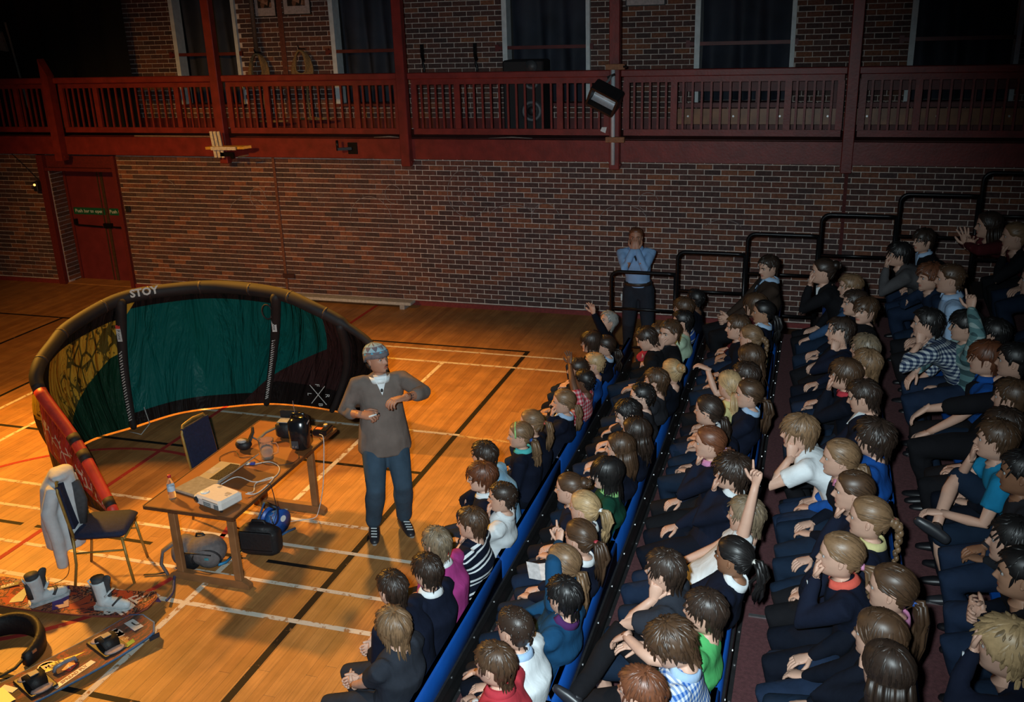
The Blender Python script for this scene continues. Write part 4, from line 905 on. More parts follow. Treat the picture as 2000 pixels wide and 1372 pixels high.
RL = [(-2.35,-1.56,1.24),(-1.54,-.75,1.52),(-.73,.06,1.77),(.08,.87,2.02),(.89,1.68,2.27),(1.70,2.6,2.52)]
rlab = ['black steel guard rail in front of the man standing in a pale blue shirt', 'black steel guard rail right of the standing man', 'black steel guard rail behind the man in a brown suit', 'black steel guard rail behind the woman in a black jacket', 'black steel guard rail behind the boy in a grey jumper', 'highest black steel guard rail at the right']
for i, (a, b, zt) in enumerate(RL):
    zb = RH*i; t = thing('guard_rail', rlab[i], 'rail', (a, 11.4, zb), group='stepped guard rails'); h = zt-zb; L = b-a; q = .022
    c = .09
    arc = [(c-c*math.cos(u), 0, h-c+c*math.sin(u)) for u in np.linspace(0, math.pi/2, 6)]
    part('rail_tube', MB().tube([(0,0,0),(0,0,h-c-.02)]+arc+[(L-c,0,h),(L,0,h-.005)], q, 10), BLACKM, t, True)
    part('post', MB().tube([(L,0,0),(L,0,h)], q, 10), BLACKM, t, True)
    part('mid_bar', MB().tube([(0,0,h*.62),(L,0,h*.62)], q*.8, 8), BLACKM, t, True)
    part('low_bar', MB().tube([(0,0,h*.22),(L,0,h*.22)], q*.8, 8), BLACKM, t, True)
    if i: part('platform', MB().box((L/2,-.28,-.03), (L+.02,.72,.06)), NOSE, t)
# ================================================================ PEOPLE
def nrm(v): v = np.asarray(v, float); return v/(np.linalg.norm(v)+1e-9)
def sstep(x): x = np.clip(x, 0, 1); return x*x*(3-2*x)
# head profile in head heights: z, front, back, half width
HP = np.array([(.50,.0,-.07,.02),(.485,.13,-.22,.14),(.45,.235,-.31,.215),(.40,.31,-.375,.265),(.32,.372,-.44,.31),(.22,.405,-.475,.335),(.13,.415,-.488,.345),(.07,.412,-.485,.345),(.02,.398,-.475,.342),(-.05,.402,-.455,.338),(-.10,.405,-.43,.332),
  (-.16,.405,-.395,.322),(-.22,.402,-.36,.308),(-.27,.402,-.325,.295),(-.32,.400,-.30,.280),(-.37,.395,-.28,.258),(-.42,.392,-.265,.225),(-.46,.380,-.255,.185),(-.49,.35,-.25,.155),(-.505,.28,-.245,.145),(-.525,.10,-.24,.145)])
NTH = 34
_u = np.linspace(0, 2*np.pi, NTH, endpoint=False)
TH = _u-.55*np.sin(_u)           # denser towards the face
def head_rings():
    zs = np.concatenate([np.linspace(.5,.40,5), np.linspace(.36,.0,10), np.linspace(-.03,-.46,17), [-.485,-.505,-.525]])
    rs = []
    for z in zs:
        f = np.interp(-z, -HP[:,0], HP[:,1]); b = np.interp(-z, -HP[:,0], HP[:,2]); w_ = np.interp(-z, -HP[:,0], HP[:,3])
        c, s = np.cos(TH), np.sin(TH)
        xc = -.035 if f > .2 else (f+b)/2
        x = xc+np.where(c > 0, (f-xc), (xc-b))*np.sign(c)*np.abs(c)**.92
        y = w_*np.sign(s)*np.abs(s)**.95
        zz = np.full_like(x, z)
        front = np.clip(c, 0, 1)
        g = lambda y0, z0, sy, sz: np.exp(-((y-y0)/sy)**2-((z-z0)/sz)**2)
        if z > -.5:
            x = x+front*(.030*g(0,.0,.05,.10)+.075*g(0,-.10,.055,.085)+.055*g(0,-.145,.06,.04)+.02*g(.06,-.15,.035,.035)+.02*g(-.06,-.15,.035,.035))
            x = x-front*.045*(g(.15,.015,.075,.05)+g(-.15,.015,.075,.05))
            x = x+front*.018*(g(.15,.085,.09,.03)+g(-.15,.085,.09,.03))
            x = x+front*(.022*g(0,-.262,.09,.022)+.024*g(0,-.305,.085,.022)-.02*g(0,-.283,.10,.012)-.022*g(0,-.35,.10,.03)+.025*g(0,-.43,.11,.05))
            x = x+front*.012*(g(.2,-.12,.08,.08)+g(-.2,-.12,.08,.08))
        rs.append(np.c_[x, y, zz])
    return rs
HR = head_rings()
def skull(P, off):
    """push points (head frame) onto the skull surface grown by off"""
    P = P.copy(); z = P[:,2]; lo = z < .06
    k = np.clip((.06-z)/.46, 0, 1)
    rb = .455-.13*k; rf = .45-.03*k; ry = .345-.085*k*np.clip(1, 0, 1)
    rx = np.where(P[:,0]+.035 < 0, rb, rf)
    qz = np.where(lo, 0, (z-.06)/.44)
    q = np.c_[(P[:,0]+.035)/rx, P[:,1]/ry, qz]; n = np.linalg.norm(q, axis=1)+1e-9
    s = (1+off/.40)/n
    out = P.copy(); out[:,0] = (P[:,0]+.035)*s-.035; out[:,1] = P[:,1]*s
    out[:,2] = np.where(lo, z, .06+(z-.06)*s)
    return out
HL_DEG = np.array([0,40,58,70,84,100,112,140,180.])
def hairline(th, style):
    d = np.abs(np.degrees((th+np.pi) % (2*np.pi)-np.pi))
    short = np.array([.30,.27,.17,-.02,.07,.07,-.22,-.42,-.46])
    if style in ('shag','curly'): short = np.array([.20,.17,.10,-.08,-.06,-.10,-.30,-.46,-.50])
    if style in ('fringe',): short = np.array([.15,.13,.08,-.06,.02,.02,-.26,-.42,-.47])
    if style in ('bob',): short = np.array([.12,.10,.02,-.30,-.34,-.36,-.42,-.46,-.48])
    if style in ('long','wavy'): short = np.array([.32,.24,.08,-.10,-.20,-.3,-.42,-.46,-.48])
    if style in ('pony','braid','updo','low','sidepony'): short = np.array([.33,.28,.16,.02,.07,.05,-.16,-.36,-.42])
    if style == 'crop': short = np.array([.34,.30,.22,.04,.09,.09,-.18,-.38,-.42])
    return np.interp(d, HL_DEG, short)
def add_hair(mb, style, rg, M, hs, N_body, Fb, far=0):
    """hair in head frame, mapped by M (4x4) ; mb in world"""
    t = {'crop':.05,'short':.055,'fringe':.065,'shag':.085,'curly':.10,'bob':.075,'long':.06,'wavy':.08,'pony':.035,'braid':.035,'updo':.035,'low':.038,'sidepony':.038}[style]
    tie = None
    if style in ('pony','braid'): tie = np.array((-.56,.0,.02))
    if style == 'updo': tie = np.array((-.50,.0,.26))
    if style == 'low': tie = np.array((-.47,.0,-.22))
    if style == 'sidepony': tie = np.array((-.44,.20,-.16))
    W = lambda P: P@M[:3,:3].T*hs+M[:3,3]
    rs = []
    for r in HR[:29]:
        z = r[0,2]; hl = hairline(TH, style)
        m = sstep((z-hl)/.09+.3)
        d = np.where(m > 0, m*t, 0)-.03*(1-m)
        base = r
        q = base-np.array((-.035,0,min(z,.06))); q /= np.linalg.norm(q, axis=1)[:,None]+1e-9
        rs.append(W(base+q*d[:,None]))
    mb.rings(rs, True)
    n = {'crop':200,'short':280,'fringe':290,'shag':320,'curly':360,'bob':260,'long':260,'wavy':300,'pony':340,'braid':340,'updo':320,'low':340,'sidepony':340}[style]
    if far: n = int(n*.6)
    th = rg.uniform(-np.pi, np.pi, n*3); zz = rg.uniform(-.42, .5, n*3); zz[::4] = rg.uniform(.38, .492, len(zz[::4]))
    P = np.c_[np.cos(th)*.4-.035, np.sin(th)*.33, zz]
    k = zz > .06; 
    u = np.clip((zz-.06)/.44, 0, 1); c = np.sqrt(1-u*u); P[:,0] = np.where(k, -.035+np.cos(th)*.44*c, P[:,0]); P[:,1] = np.where(k, np.sin(th)*.34*c, P[:,1])
    keep = zz > hairline(th, style)+.05
    P = P[keep][:n]; n = len(P)
    K = 5; crown = np.array((-.22,.03,.47)); part_y = .10
    L = {'crop':.10,'short':.24,'fringe':.32,'shag':.42,'curly':.24,'bob':.62,'long':.75,'wavy':.75,'pony':.45,'braid':.45,'updo':.45,'low':.45,'sidepony':.45}[style]
    Ls = L*rg.uniform(.7, 1.25, n)
    lift = .012+t*rg.uniform(.8, 1.35, n)
    P = skull(P, lift); path = [P]; 
    sw = rg.normal(0, .25, (n, 3)); gx = .35*rg.normal(0, 1, (n,1))
    for q in range(K-1):
        p = path[-1]
        if tie is not None:
            d = tie-p; dist = np.linalg.norm(d, axis=1)[:,None]; d = d/(dist+1e-6); step = np.minimum(Ls[:,None]/(K-1), dist*.55)
            d = d+sw*.08
        else:
            d = p-crown; d[:,2] -= .35; d = d/(np.linalg.norm(d, axis=1)[:,None]+1e-6)
            g = np.array((0, 0, -1.0)) if style not in ('curly',) else np.array((0,0,-.3))
            d = d*.75+g*.55+sw*(.22 if style not in ('curly','shag','wavy') else .55)
            fr = (p[:,0] > .12)[:,None]*np.array((.10,-.45,0.)); d = d+fr*(1 if style in ('short','shag','fringe') else .4)
            if style in ('long','wavy'): d = d+(p[:,0] > .05)[:,None]*np.c_[np.full(n,-.6), np.sign(p[:,1])*1.5, np.zeros(n)]
            d = d/(np.linalg.norm(d, axis=1)[:,None]+1e-6); step = Ls[:,None]/(K-1)
        p2 = p+d*step
        if tie is None and style in ('long','wavy','bob'):
            low = p2[:,2] < -.45
            p3 = skull(p2, lift); p2 = np.where(low[:,None], p2, p3)
        else:
            p2 = skull(p2, lift*(1 if tie is not None else 1+.12*q))
        path.append(p2)
    path = np.array(path)                                   # K n 3
    T = np.gradient(path, axis=0); T /= np.linalg.norm(T, axis=2)[:,:,None]+1e-9
    ctr = np.array((-.035,0,0)); O = path-ctr; O[:,:,2] = np.maximum(O[:,:,2], 0); O /= np.linalg.norm(O, axis=2)[:,:,None]+1e-9
    S = np.cross(T, O); S /= np.linalg.norm(S, axis=2)[:,:,None]+1e-9
    wd = {'crop':.022,'short':.027,'fringe':.029,'shag':.032,'curly':.036,'bob':.032,'long':.032,'wavy':.034}.get(style, .020)
    wk = np.array((.6,1,1,.7,.12))*wd
    wv = rg.uniform(.7,1.3,n)
    A = path+S*(wk[:,None]*wv)[:,:,None]-O*.012; B = path-S*(wk[:,None]*wv)[:,:,None]-O*.012; C = path+O*(.018*np.array((.3,1,1,.8,.3)))[:,None,None]
    V = np.stack([A, C, B], axis=2)                         # K n 3 3
    V = V.transpose(1,0,2,3).reshape(-1,3); f = []
    for i in range(n):
        b0 = i*K*3
        for q in range(K-1):
            a = b0+q*3; f += [(a,a+1,a+4,a+3),(a+1,a+2,a+5,a+4)]
    mb.add(W(V), f)
    up = np.array((0,0,1.)); back = -Fb
    hw = lambda p: (M[:3,:3]@np.asarray(p, float))*hs+M[:3,3]
    if style in ('long','wavy'):                             # curtain of hair down the back and shoulders
        for i in range(34):
            a = R(rg.uniform(78, 282)); c, s = math.cos(a), math.sin(a); r1 = .36+.05*rg.random()
            p0 = hw((-.03+c*.47, s*.37, -.05)); ln = hs*rg.uniform(.75, 1.05)*(1.15 if style == 'long' else .95)
            out = nrm(p0-hw((0,0,-.05))); out[2] = 0
            pts = [p0, p0-up*ln*.3+out*.01, p0-up*ln*.62+out*(.012 if style == 'long' else .02*math.sin(i))+back*.012, p0-up*ln+back*.02-out*.01]
            mb.tube(pts, [.020*hs/.21,.026*hs/.21,.022*hs/.21,.006], 6, flat=.6)
    if style in ('pony','sidepony','low','braid','updo'):
        T0 = hw(tie); ob = nrm(T0-hw((0,0,tie[2])))
        if style == 'updo':
            mb.ell(T0, (.036*hs/.21*1.2,)*3, 10, 8)
            for i in range(16):
                a = rg.uniform(0, 6.3); mb.tube([T0+ob*.01+np.array((0,math.cos(a),math.sin(a)))*.03, T0+ob*.045+np.array((0,math.cos(a+1),math.sin(a+1)))*.02, T0+ob*.035+np.array((0,math.cos(a+2.2),math.sin(a+2.2)))*.04], [.008,.011,.003], 5)
        elif style == 'braid':
            P = [T0, T0+ob*.03-up*.03, T0+ob*.035-up*.10, T0+ob*.03-up*.19, T0+ob*.03-up*.27]
            for k in range(15):
                u = k/14*3.98; c = cr(np.array(P), u); r = .022*(1-.45*k/14)
                for sgn in (-1, 1): mb.ell(c+np.array((0, sgn*r*.55, 0))+ob*(.3*r if k % 2 else -.3*r), (r*.95, r*.8, r*1.15), 7, 5)
            mb.tube([cr(np.array(P), 3.9), P[-1]-up*.04], [.011,.003], 6)
        else:
            ln = hs*rg.uniform(1.0, 1.35)
            for i in range(16):
                j = rg.normal(0, .012, 3); e = rg.normal(0, .022, 3)
                mb.tube([T0+j*.3, T0+ob*.035-up*.012+j, T0+ob*.05-up*ln*.33+j*1.3, T0+ob*.04-up*ln*.68+e*.8, T0+ob*.03-up*ln*rg.uniform(.85,1.05)+e*.6], [.008,.013,.014,.011,.003], 5)
    return tie
def add_hand(mb, W, d, n_, s, curl=.5, spread=.12, side=1, point=False, mi=0):
    """palm + five fingers; d = direction of the hand, n_ = palm normal, side = thumb side sign"""
    d = nrm(d); n_ = nrm(np.asarray(n_, float)-d*(np.asarray(n_, float)@d)); x = np.cross(d, n_)*side      # x points to the thumb
    pw, pl = .037*s, .078*s
    rs = []
    for (u, w_, t) in ((-.035,.021,.019),(-.01,.023,.018),(.02,.030,.017),(.05,.037,.015),(.078,.036,.012),(.084,.030,.008)):
        a = np.arange(10)*2*np.pi/10
        rs.append(W+d*u*s+np.outer(np.cos(a), x)*w_*s+np.outer(np.sin(a), n_)*t*s)
    mb.rings(rs, True, mi)
    for k, (off, ln) in enumerate(((.027,.062),(.009,.070),(-.009,.065),(-.026,.050))):
        c = curl*(1+.12*k)
        if point and k == 0: c = .05
        if point and k > 0: c = 1.25
        p = W+d*.076*s+x*off*s; pts = [p-d*.012*s, p]; dd = nrm(d+x*(off/.027)*spread); ang = 0
        for seg in (.46,.32,.26):
            ang += c*.8; q = dd*math.cos(ang)+n_*math.sin(ang); p = p+q*ln*seg*s; pts.append(p)
        mb.tube(pts, [.0088*s,.0090*s,.0082*s,.0074*s,.0058*s], 6, mi, flat=.95)
    p = W+d*.018*s+x*.026*s; t1 = nrm(d*.62+x*.75+n_*.30); t2 = nrm(d*.85+x*.30+n_*(.25+.35*curl))
    mb.tube([p-x*.012*s, p, p+t1*.032*s, p+t1*.032*s+t2*.028*s, p+t1*.032*s+t2*.048*s], [.012*s,.0125*s,.0108*s,.0095*s,.0065*s], 6, mi)
def ik(A, B, l1, l2, pole):
    d = B-A; L = np.linalg.norm(d)
    if L > (l1+l2)*.995: B = A+d/L*(l1+l2)*.995; d = B-A; L = np.linalg.norm(d)
    L = max(L, abs(l1-l2)+.02)
    x = (l1*l1-l2*l2+L*L)/(2*L); h = math.sqrt(max(l1*l1-x*x, 0)); u = nrm(d); p = nrm(np.asarray(pole, float)-u*(np.asarray(pole, float)@u))
    return A+u*x+p*h, A+u*L
SK = {'l': (.56,.335,.245), 'p': (.62,.40,.31), 't': (.42,.225,.14), 'b': (.26,.125,.07), 'd': (.13,.062,.036), 'm': (.40,.19,.12)}
HC = {'bk': (.008,.007,.007), 'db': (.022,.013,.009), 'br': (.048,.025,.013), 'lb': (.135,.078,.040), 'bl': (.30,.20,.10), 'rd': (.085,.028,.012), 'au': (.10,.035,.016), 'gy': (.20,.20,.19), 'gb': (.13,.095,.06)}
def hair_mat(c):
    key = ('hair', c)
    if key in _mc: return _mc[key]
    m, nt, b = nodes('hair'); g = N(nt, 'NewGeometry')
    mr = N(nt, 'MapRange', n3=.62, n4=1.5); nt.links.new(g.outputs['Random Per Island'], mr.inputs[0])
    tc = N(nt, 'TexCoord'); no = N(nt, 'TexNoise', i_Scale=55, i_Detail=3); nt.links.new(tc.outputs['Object'], no.inputs['Vector'])
    m2 = N(nt, 'MapRange', n1=.3, n2=.7, n3=.88, n4=1.12); nt.links.new(no.outputs['Fac'], m2.inputs[0])
    mu = N(nt, 'Math', operation='MULTIPLY'); nt.links.new(mr.outputs[0], mu.inputs[0]); nt.links.new(m2.outputs[0], mu.inputs[1])
    mx = N(nt, 'MixRGB', blend_type='MULTIPLY', n0=1.0); mx.inputs[1].default_value = rgb(HC[c]); nt.links.new(mu.outputs[0], mx.inputs[2])
    nt.links.new(mx.outputs[0], b.inputs['Base Color']); b.inputs['Roughness'].default_value = .43; b.inputs['Specular IOR Level'].default_value = .45
    _mc[key] = m; return m
EYEW = plain('eye_white', (.36,.35,.34), .25, var=.02); IRIS = plain('iris', (.03,.022,.016), .15)
def skin_mats(k):
    c = SK[k]; lip = (c[0]*.85, c[1]*.55, c[2]*.55)
    return [plain('skin', c, .5, var=.1, scale=14, spec=.35), EYEW, IRIS, plain('lips', lip, .45, var=.05)]
def pattern(kind, cols, sc=24):
    key = (kind, cols, sc)
    if key in _mc: return _mc[key]
    m, nt, b = nodes(kind+'_cloth'); tc = N(nt, 'TexCoord'); sp_ = N(nt, 'SeparateXYZ'); nt.links.new(tc.outputs['Object'], sp_.inputs[0])
    def band(src, k, th=.5):
        a = N(nt, 'Math', operation='MULTIPLY'); a.inputs[1].default_value = k; nt.links.new(src, a.inputs[0])
        f = N(nt, 'Math', operation='FRACT'); nt.links.new(a.outputs[0], f.inputs[0])
        g = N(nt, 'Math', operation='GREATER_THAN'); g.inputs[1].default_value = th; nt.links.new(f.outputs[0], g.inputs[0]); return g.outputs[0]
    add = N(nt, 'Math', operation='ADD'); nt.links.new(sp_.outputs[0], add.inputs[0]); nt.links.new(sp_.outputs[1], add.inputs[1])
    if kind == 'stripe':
        z = N(nt, 'Math', operation='ADD'); nt.links.new(sp_.outputs[2], z.inputs[0]); 
        y3 = N(nt, 'Math', operation='MULTIPLY'); y3.inputs[1].default_value = -.35; nt.links.new(sp_.outputs[0], y3.inputs[0]); nt.links.new(y3.outputs[0], z.inputs[1])
        a1 = band(z.outputs[0], 9, .55); a2 = band(z.outputs[0], 27, .5)
        mu = N(nt, 'Math', operation='MULTIPLY'); nt.links.new(a1, mu.inputs[0]); nt.links.new(a2, mu.inputs[1]); fac = mu.outputs[0]
    else:
        h = band(sp_.outputs[2], sc); v = band(add.outputs[0], sc*.75)
        mu = N(nt, 'Math', operation='ADD'); nt.links.new(h, mu.inputs[0]); nt.links.new(v, mu.inputs[1])
        hf = N(nt, 'Math', operation='MULTIPLY'); hf.inputs[1].default_value = .5; nt.links.new(mu.outputs[0], hf.inputs[0]); fac = hf.outputs[0]
    r = ramp(nt, fac, [(0, cols[0]), (.5, cols[1] if len(cols) > 2 else tuple((p+q)/2 for p, q in zip(cols[0], cols[-1]))), (1, cols[-1])])
    nt.links.new(r.outputs[0], b.inputs['Base Color']); b.inputs['Roughness'].default_value = .9; b.inputs['Specular IOR Level'].default_value = .15
    no = N(nt, 'TexNoise', i_Scale=20, i_Detail=3); nt.links.new(tc.outputs['Object'], no.inputs['Vector'])
    bp = N(nt, 'Bump', i_Strength=.35, i_Distance=.01); nt.links.new(no.outputs['Fac'], bp.inputs['Height']); nt.links.new(bp.outputs[0], b.inputs['Normal'])
    _mc[key] = m; return m
CC = {'navy': (.0055,.0085,.021), 'dknavy': (.0035,.0055,.012), 'black': (.007,.007,.009), 'char': (.020,.021,.026), 'grey': (.075,.072,.075), 'white': (.70,.74,.76), 'cream': (.60,.58,.53), 'pale': (.26,.48,.66), 'paleblue': (.35,.50,.70),
      'royal': (.008,.07,.30), 'blue': (.02,.09,.33), 'hood': (.008,.055,.13), 'teal': (.01,.19,.36), 'magenta': (.34,.04,.19), 'red': (.42,.035,.05), 'dkred': (.08,.012,.015), 'green': (.08,.42,.13), 'dkgreen': (.006,.05,.03), 'mint': (.38,.50,.36),
      'yellow': (.58,.53,.25), 'denim': (.03,.07,.15), 'dkdenim': (.010,.020,.045), 'brown': (.035,.022,.016), 'slate': (.022,.026,.036), 'tq': (.08,.45,.45), 'lime': (.26,.55,.20), 'pink': (.55,.22,.38), 'coral': (.62,.10,.07), 'purple': (.07,.02,.10), 'maroon': (.07,.010,.018), 'lilac': (.45,.30,.50), 'greyt': (.155,.125,.11), 'jean': (.04,.070,.105), 'legnavy': (.007,.016,.034), 'shirt': (.24,.40,.66)}
def person(d):
    """d: head (x,y,z), floor z, yaw (deg, body), gaze (yaw,pitch,roll), hair, tops, arms ..."""
    rg = np.random.default_rng(d.get('seed', 1)); s = d.get('s', 1.0); ad = d.get('ad', 0)
    H = np.array(d['head'], float); zf = d['floor']; stand = d.get('stand', 0)
    hs = .212*(1.06 if ad else (.97+.03*s)); hs *= d.get('hk', 1)
    by = R(d['yaw']); F = np.array((math.cos(by), math.sin(by), 0)); Lf = np.array((-F[1], F[0], 0)); U = np.array((0,0,1.))
    gy, gp, gr = [R(a) for a in d['gaze']]
    Mh = Matrix.Rotation(gy, 4, 'Z')@Matrix.Rotation(-gp, 4, 'Y')@Matrix.Rotation(gr, 4, 'X')
    M = np.array(Mh); M[:3,3] = H
    hx = M[:3,0]; hz = M[:3,2]
    # --- joints
    Nk = H-hz*.56*hs-U*.05*hs-(hx*.5+F*.5)*.10*hs
    if stand: P = np.array(d['pelvis'], float)
    else: P = np.array((d['hipx'], H[1]+d.get('hipdy', 0), zf+.42+.095*s)) if 'hipx' in d else np.array(d['pelvis'], float)
    spine = Nk-P; sl = np.linalg.norm(spine); su = spine/sl
    fwd = nrm(F-su*(F@su)); C = P+spine*.62-fwd*(.035 if not stand else .0)*s*(1+min(1, 2.2*max(0, spine@F)))
    W0 = P+spine*.30-fwd*(.025 if not stand else 0)*s
    shw = .160*s*(.93 if ad else 1.03); sh = {}
    for k, sg in (('l', 1), ('r', -1)): sh[k] = Nk-su*.055*s+Lf*shw*sg-fwd*.004
    la, lfr = .245*s, .215*s
    TH_, SHN = .400*s, .375*s
    root = None
    # --- arms
    arm = {}
    hipL = {k: P+Lf*.078*s*sg+F*.01-U*.01 for k, sg in (('l',1),('r',-1))}
    foot = {}
    for k, sg in (('l',1),('r',-1)):
        lg = d.get('legs', 'sit')
        if stand: foot[k] = np.array(d['feet'][0 if k == 'l' else 1], float)+U*.075*s
        else:
            rx_ = d.get('fx', .27)+rg.uniform(-.06,.05); ry_ = .09*sg*s+rg.uniform(-.04,.04)
            foot[k] = np.array((P[0], P[1], zf+.075))+F*rx_*s+Lf*ry_
    knee = {}
    for k, sg in (('l',1),('r',-1)):
        kn, an = ik(hipL[k], foot[k], TH_ if not stand else .36*s, SHN if not stand else .355*s, F*1.0+U*.6+Lf*sg*.15 if not stand else F); knee[k] = kn; foot[k] = an
    if d.get('legs') == 'cross':                        # ankle resting on the other knee
        foot['r'] = knee['l']+U*.12*s+F*.02+Lf*.10; kn, an = ik(hipL['r'], foot['r'], TH_, SHN, -Lf+U*.7); knee['r'] = kn; foot['r'] = an
    for k, sg in (('l',1),('r',-1)):
        a = d.get('a'+k, 'lap'); S = sh[k]; pole = -F*.5+Lf*sg*.6-U*.8; curl = .45; hd = None; pn = None; pt = False; spread = .12
        chin = H-hz*.50*hs+hx*.30*hs
        if a == 'lap': T = hipL[k]*.45+knee[k]*.55+U*.085*s-Lf*sg*.03; pn = -U; hd = F-Lf*sg*.5
        elif a == 'knee': T = knee[k]+U*.075*s-F*.04; pn = -U; hd = F-U*.3
        elif a == 'clasp': T = (knee['l']+knee['r'])/2*.7+P*.3+U*.10*s+Lf*sg*.03; pn = -Lf*sg; hd = F-Lf*sg*.6; curl = .9
        elif a == 'fold': T = C+F*.17*s-U*.06*s-Lf*sg*.05; pn = -F; hd = -Lf*sg; pole = -U*.6+Lf*sg
        elif a == 'side': T = S-U*(la+lfr)*.94+F*.07; pn = -Lf*sg; hd = -U+F*.2
        elif a == 'chin': T = chin+hx*.05*hs-hz*.30*hs+Lf*sg*.02; pn = nrm(-hx+.5*hz); hd = U*.8+nrm(H-S)*.3; curl = 1.15; pole = F*.7-U*.9+Lf*sg*.3
        elif a == 'mouth': T = H+hx*.50*hs-hz*.62*hs+Lf*sg*.03; pn = -hx; hd = nrm(hz+Lf*-sg*.3); curl = .75; pole = F*.4-U+Lf*sg*.4
        elif a == 'cheek': T = H+hx*.20*hs-hz*.66*hs+Lf*sg*.34*hs; pn = nrm(-Lf*sg+.2*hx); hd = nrm(hz+.1*hx); curl = .7; pole = F*.8-U*.8+Lf*sg*.35
        elif a == 'brow': T = H+hx*.52*hs-hz*.12*hs+Lf*sg*.24*hs; pn = -hx; hd = nrm(hz-Lf*sg*.7); curl = .5; pole = F*.4-U*.8+Lf*sg*.5
        elif a == 'nape': T = H-hx*.30*hs+Lf*sg*.42*hs+hz*.05*hs; pn = nrm(-Lf*sg); hd = nrm(-hx-Lf*sg*.3); pole = U*.4+F*.7+Lf*sg; curl = .4
        elif isinstance(a, tuple):                      # ('pt', x,y,z, mode)
            T = np.array(a[1:4], float); mode = a[4] if len(a) > 4 else 'rest'
            if mode == 'up': hd = U*1.0+(T-S)*.3; pn = F*.35+np.array((0,-1.,0)); curl = .22; pole = -F*.3+Lf*sg; spread = .35
            elif mode == 'point': hd = U; pn = F*.6+np.array((0,-1.,0)); curl = .3; pt = True; pole = -F*.2+Lf*sg
            elif mode == 'out': hd = (T-S); pn = -U; curl = .25; pole = -U+Lf*sg*.3
            elif mode == 'in': hd = F*.35-Lf*sg; pn = -U*.4-F*.2-Lf*sg*.1; curl = 1.0; pole = -U*.9+Lf*sg*.6-F*.6
            elif mode == 'drop': hd = F*.5-U*.8; pn = -U-F*.2; curl = .35; pole = U*.3+Lf*sg
            elif mode == 'flick': hd = F*.2-Lf*sg; pn = -U; curl = .7; pole = -U*.35+Lf*sg*1.2-F*.3
            else: hd = F-U*.2; pn = -U; pole = -U+Lf*sg*.4
        E, Wr = ik(S, T, la, lfr, pole); arm[k] = (S, E, Wr, nrm(hd), nrm(pn), curl, pt, spread, sg)
    # --- BODY: one skin mesh, head -> neck -> trunk as one loft, limbs rooted inside it
    mats = skin_mats(d.get('sk', 'l'))
    mb = MB(); W = lambda p: p@M[:3,:3].T*hs+M[:3,3]
    rs = [W(r) for r in HR]
    last = HR[-1]; a = TH
    nr = .075*s if ad else .066*s; nr = min(nr, .29*hs)
    def ringat(c, ax, ay, rx_, ry_): return c+np.outer(np.cos(a), ax)*rx_+np.outer(np.sin(a), ay)*ry_
    nb = W(np.array([(-.07,0,-.62)]))[0]
    ax0 = hx; ay0 = M[:3,1]
    for u in (.25,.55,.85):
        c = nb*(1-u)+(Nk-su*.0)*u; rs.append(ringat(c, nrm(ax0*(1-u)+fwd*u), nrm(ay0*(1-u)+Lf*u), nr*.95, nr*.92))
    rs.append(ringat(Nk-su*.015, fwd, Lf, nr*1.1, nr*1.2)); rs.append(ringat(Nk-su*.04*s, fwd, Lf, nr*1.1, .10*s))
    rs.append(ringat(Nk-su*.08*s, fwd, Lf, .075*s, .125*s)); rs.append(ringat(C, fwd, Lf, .085*s, .125*s)); rs.append(ringat(W0, fwd, Lf, .075*s, .105*s)); rs.append(ringat(P, fwd, Lf, .08*s, .12*s))
    mb.rings(rs, True)
    # lips
    nR = len(HR)
    fc = np.array([len(f) for f in mb.F])
    Lv = np.concatenate(mb.V); 
    for i, f in enumerate(mb.F):
        if len(f) != 4: continue
        k = f[0]//NTH
        if k < nR-1:
            r = HR[k]; y = r[f[0] % NTH, 1]; x = r[f[0] % NTH, 0]; z = (r[0,2]+HR[k+1][0,2])/2
            if x > .3 and abs(y) < .10 and -.325 < z < -.245: mb.M[i] = 3
    for sg in (1,-1):                                   # eyes and ears
        e = np.array((.318, sg*.145, .010)); mb.ell(W(e[None])[0], (.050*hs*1.0,)*3, 10, 7, 1, M[:3,:3])
        e2 = np.array((.349, sg*.147, .010)); mb.ell(W(e2[None])[0], (.023*hs,.034*hs,.035*hs), 8, 5, 2, M[:3,:3])
        er = np.array((-.055, sg*.352, -.055)); Re = np.array(Matrix.Rotation(-sg*.35, 3, 'Z')@Matrix.Rotation(-.15, 3, 'Y')); mb.ell(W(er[None])[0], (.062*hs,.026*hs,.105*hs), 9, 7, 0, M[:3,:3]@Re)
        er = np.array((-.035, sg*.352, -.13)); mb.ell(W(er[None])[0], (.035*hs,.022*hs,.04*hs), 8, 5, 0, M[:3,:3])
        bro = [W(np.array([(x_, sg*y_, z_)]))[0] for x_, y_, z_ in ((.408,.075,.075),(.402,.15,.098),(.355,.225,.08))]
    sleeve = d.get('sl', 'l')
    for k in ('l','r'):
        S, E, Wr, hd, pn, curl, pt, spread, sg = arm[k]
        rr = np.array((.040,.040,.034,.030,.024,.021))*s*(1.15 if ad else 1)
        mb.tube([S, S*.5+E*.5, E*.97+S*.03, E*.65+Wr*.35, E*.2+Wr*.8, Wr+nrm(Wr-E)*.012], rr, 9, round_ends=False)
        add_hand(mb, Wr+nrm(Wr-E)*.004, hd*.75+nrm(Wr-E)*.45, pn, (1.0 if not ad else 1.12)*s*.98, curl, spread, 1 if sg < 0 else -1, pt)
        if d.get('bareleg'): pass
        mb.tube([hipL[k], knee[k]*.6+hipL[k]*.4, knee[k], knee[k]*.7+foot[k]*.3, knee[k]*.15+foot[k]*.85, foot[k]-U*.02], np.array((.068,.056,.045,.044,.030,.028))*s, 9)
    o = link('person', mb.mesh('person', mats, True, P), None, P)
    tag(o, d['label'], 'person', d.get('group'))
    off = P
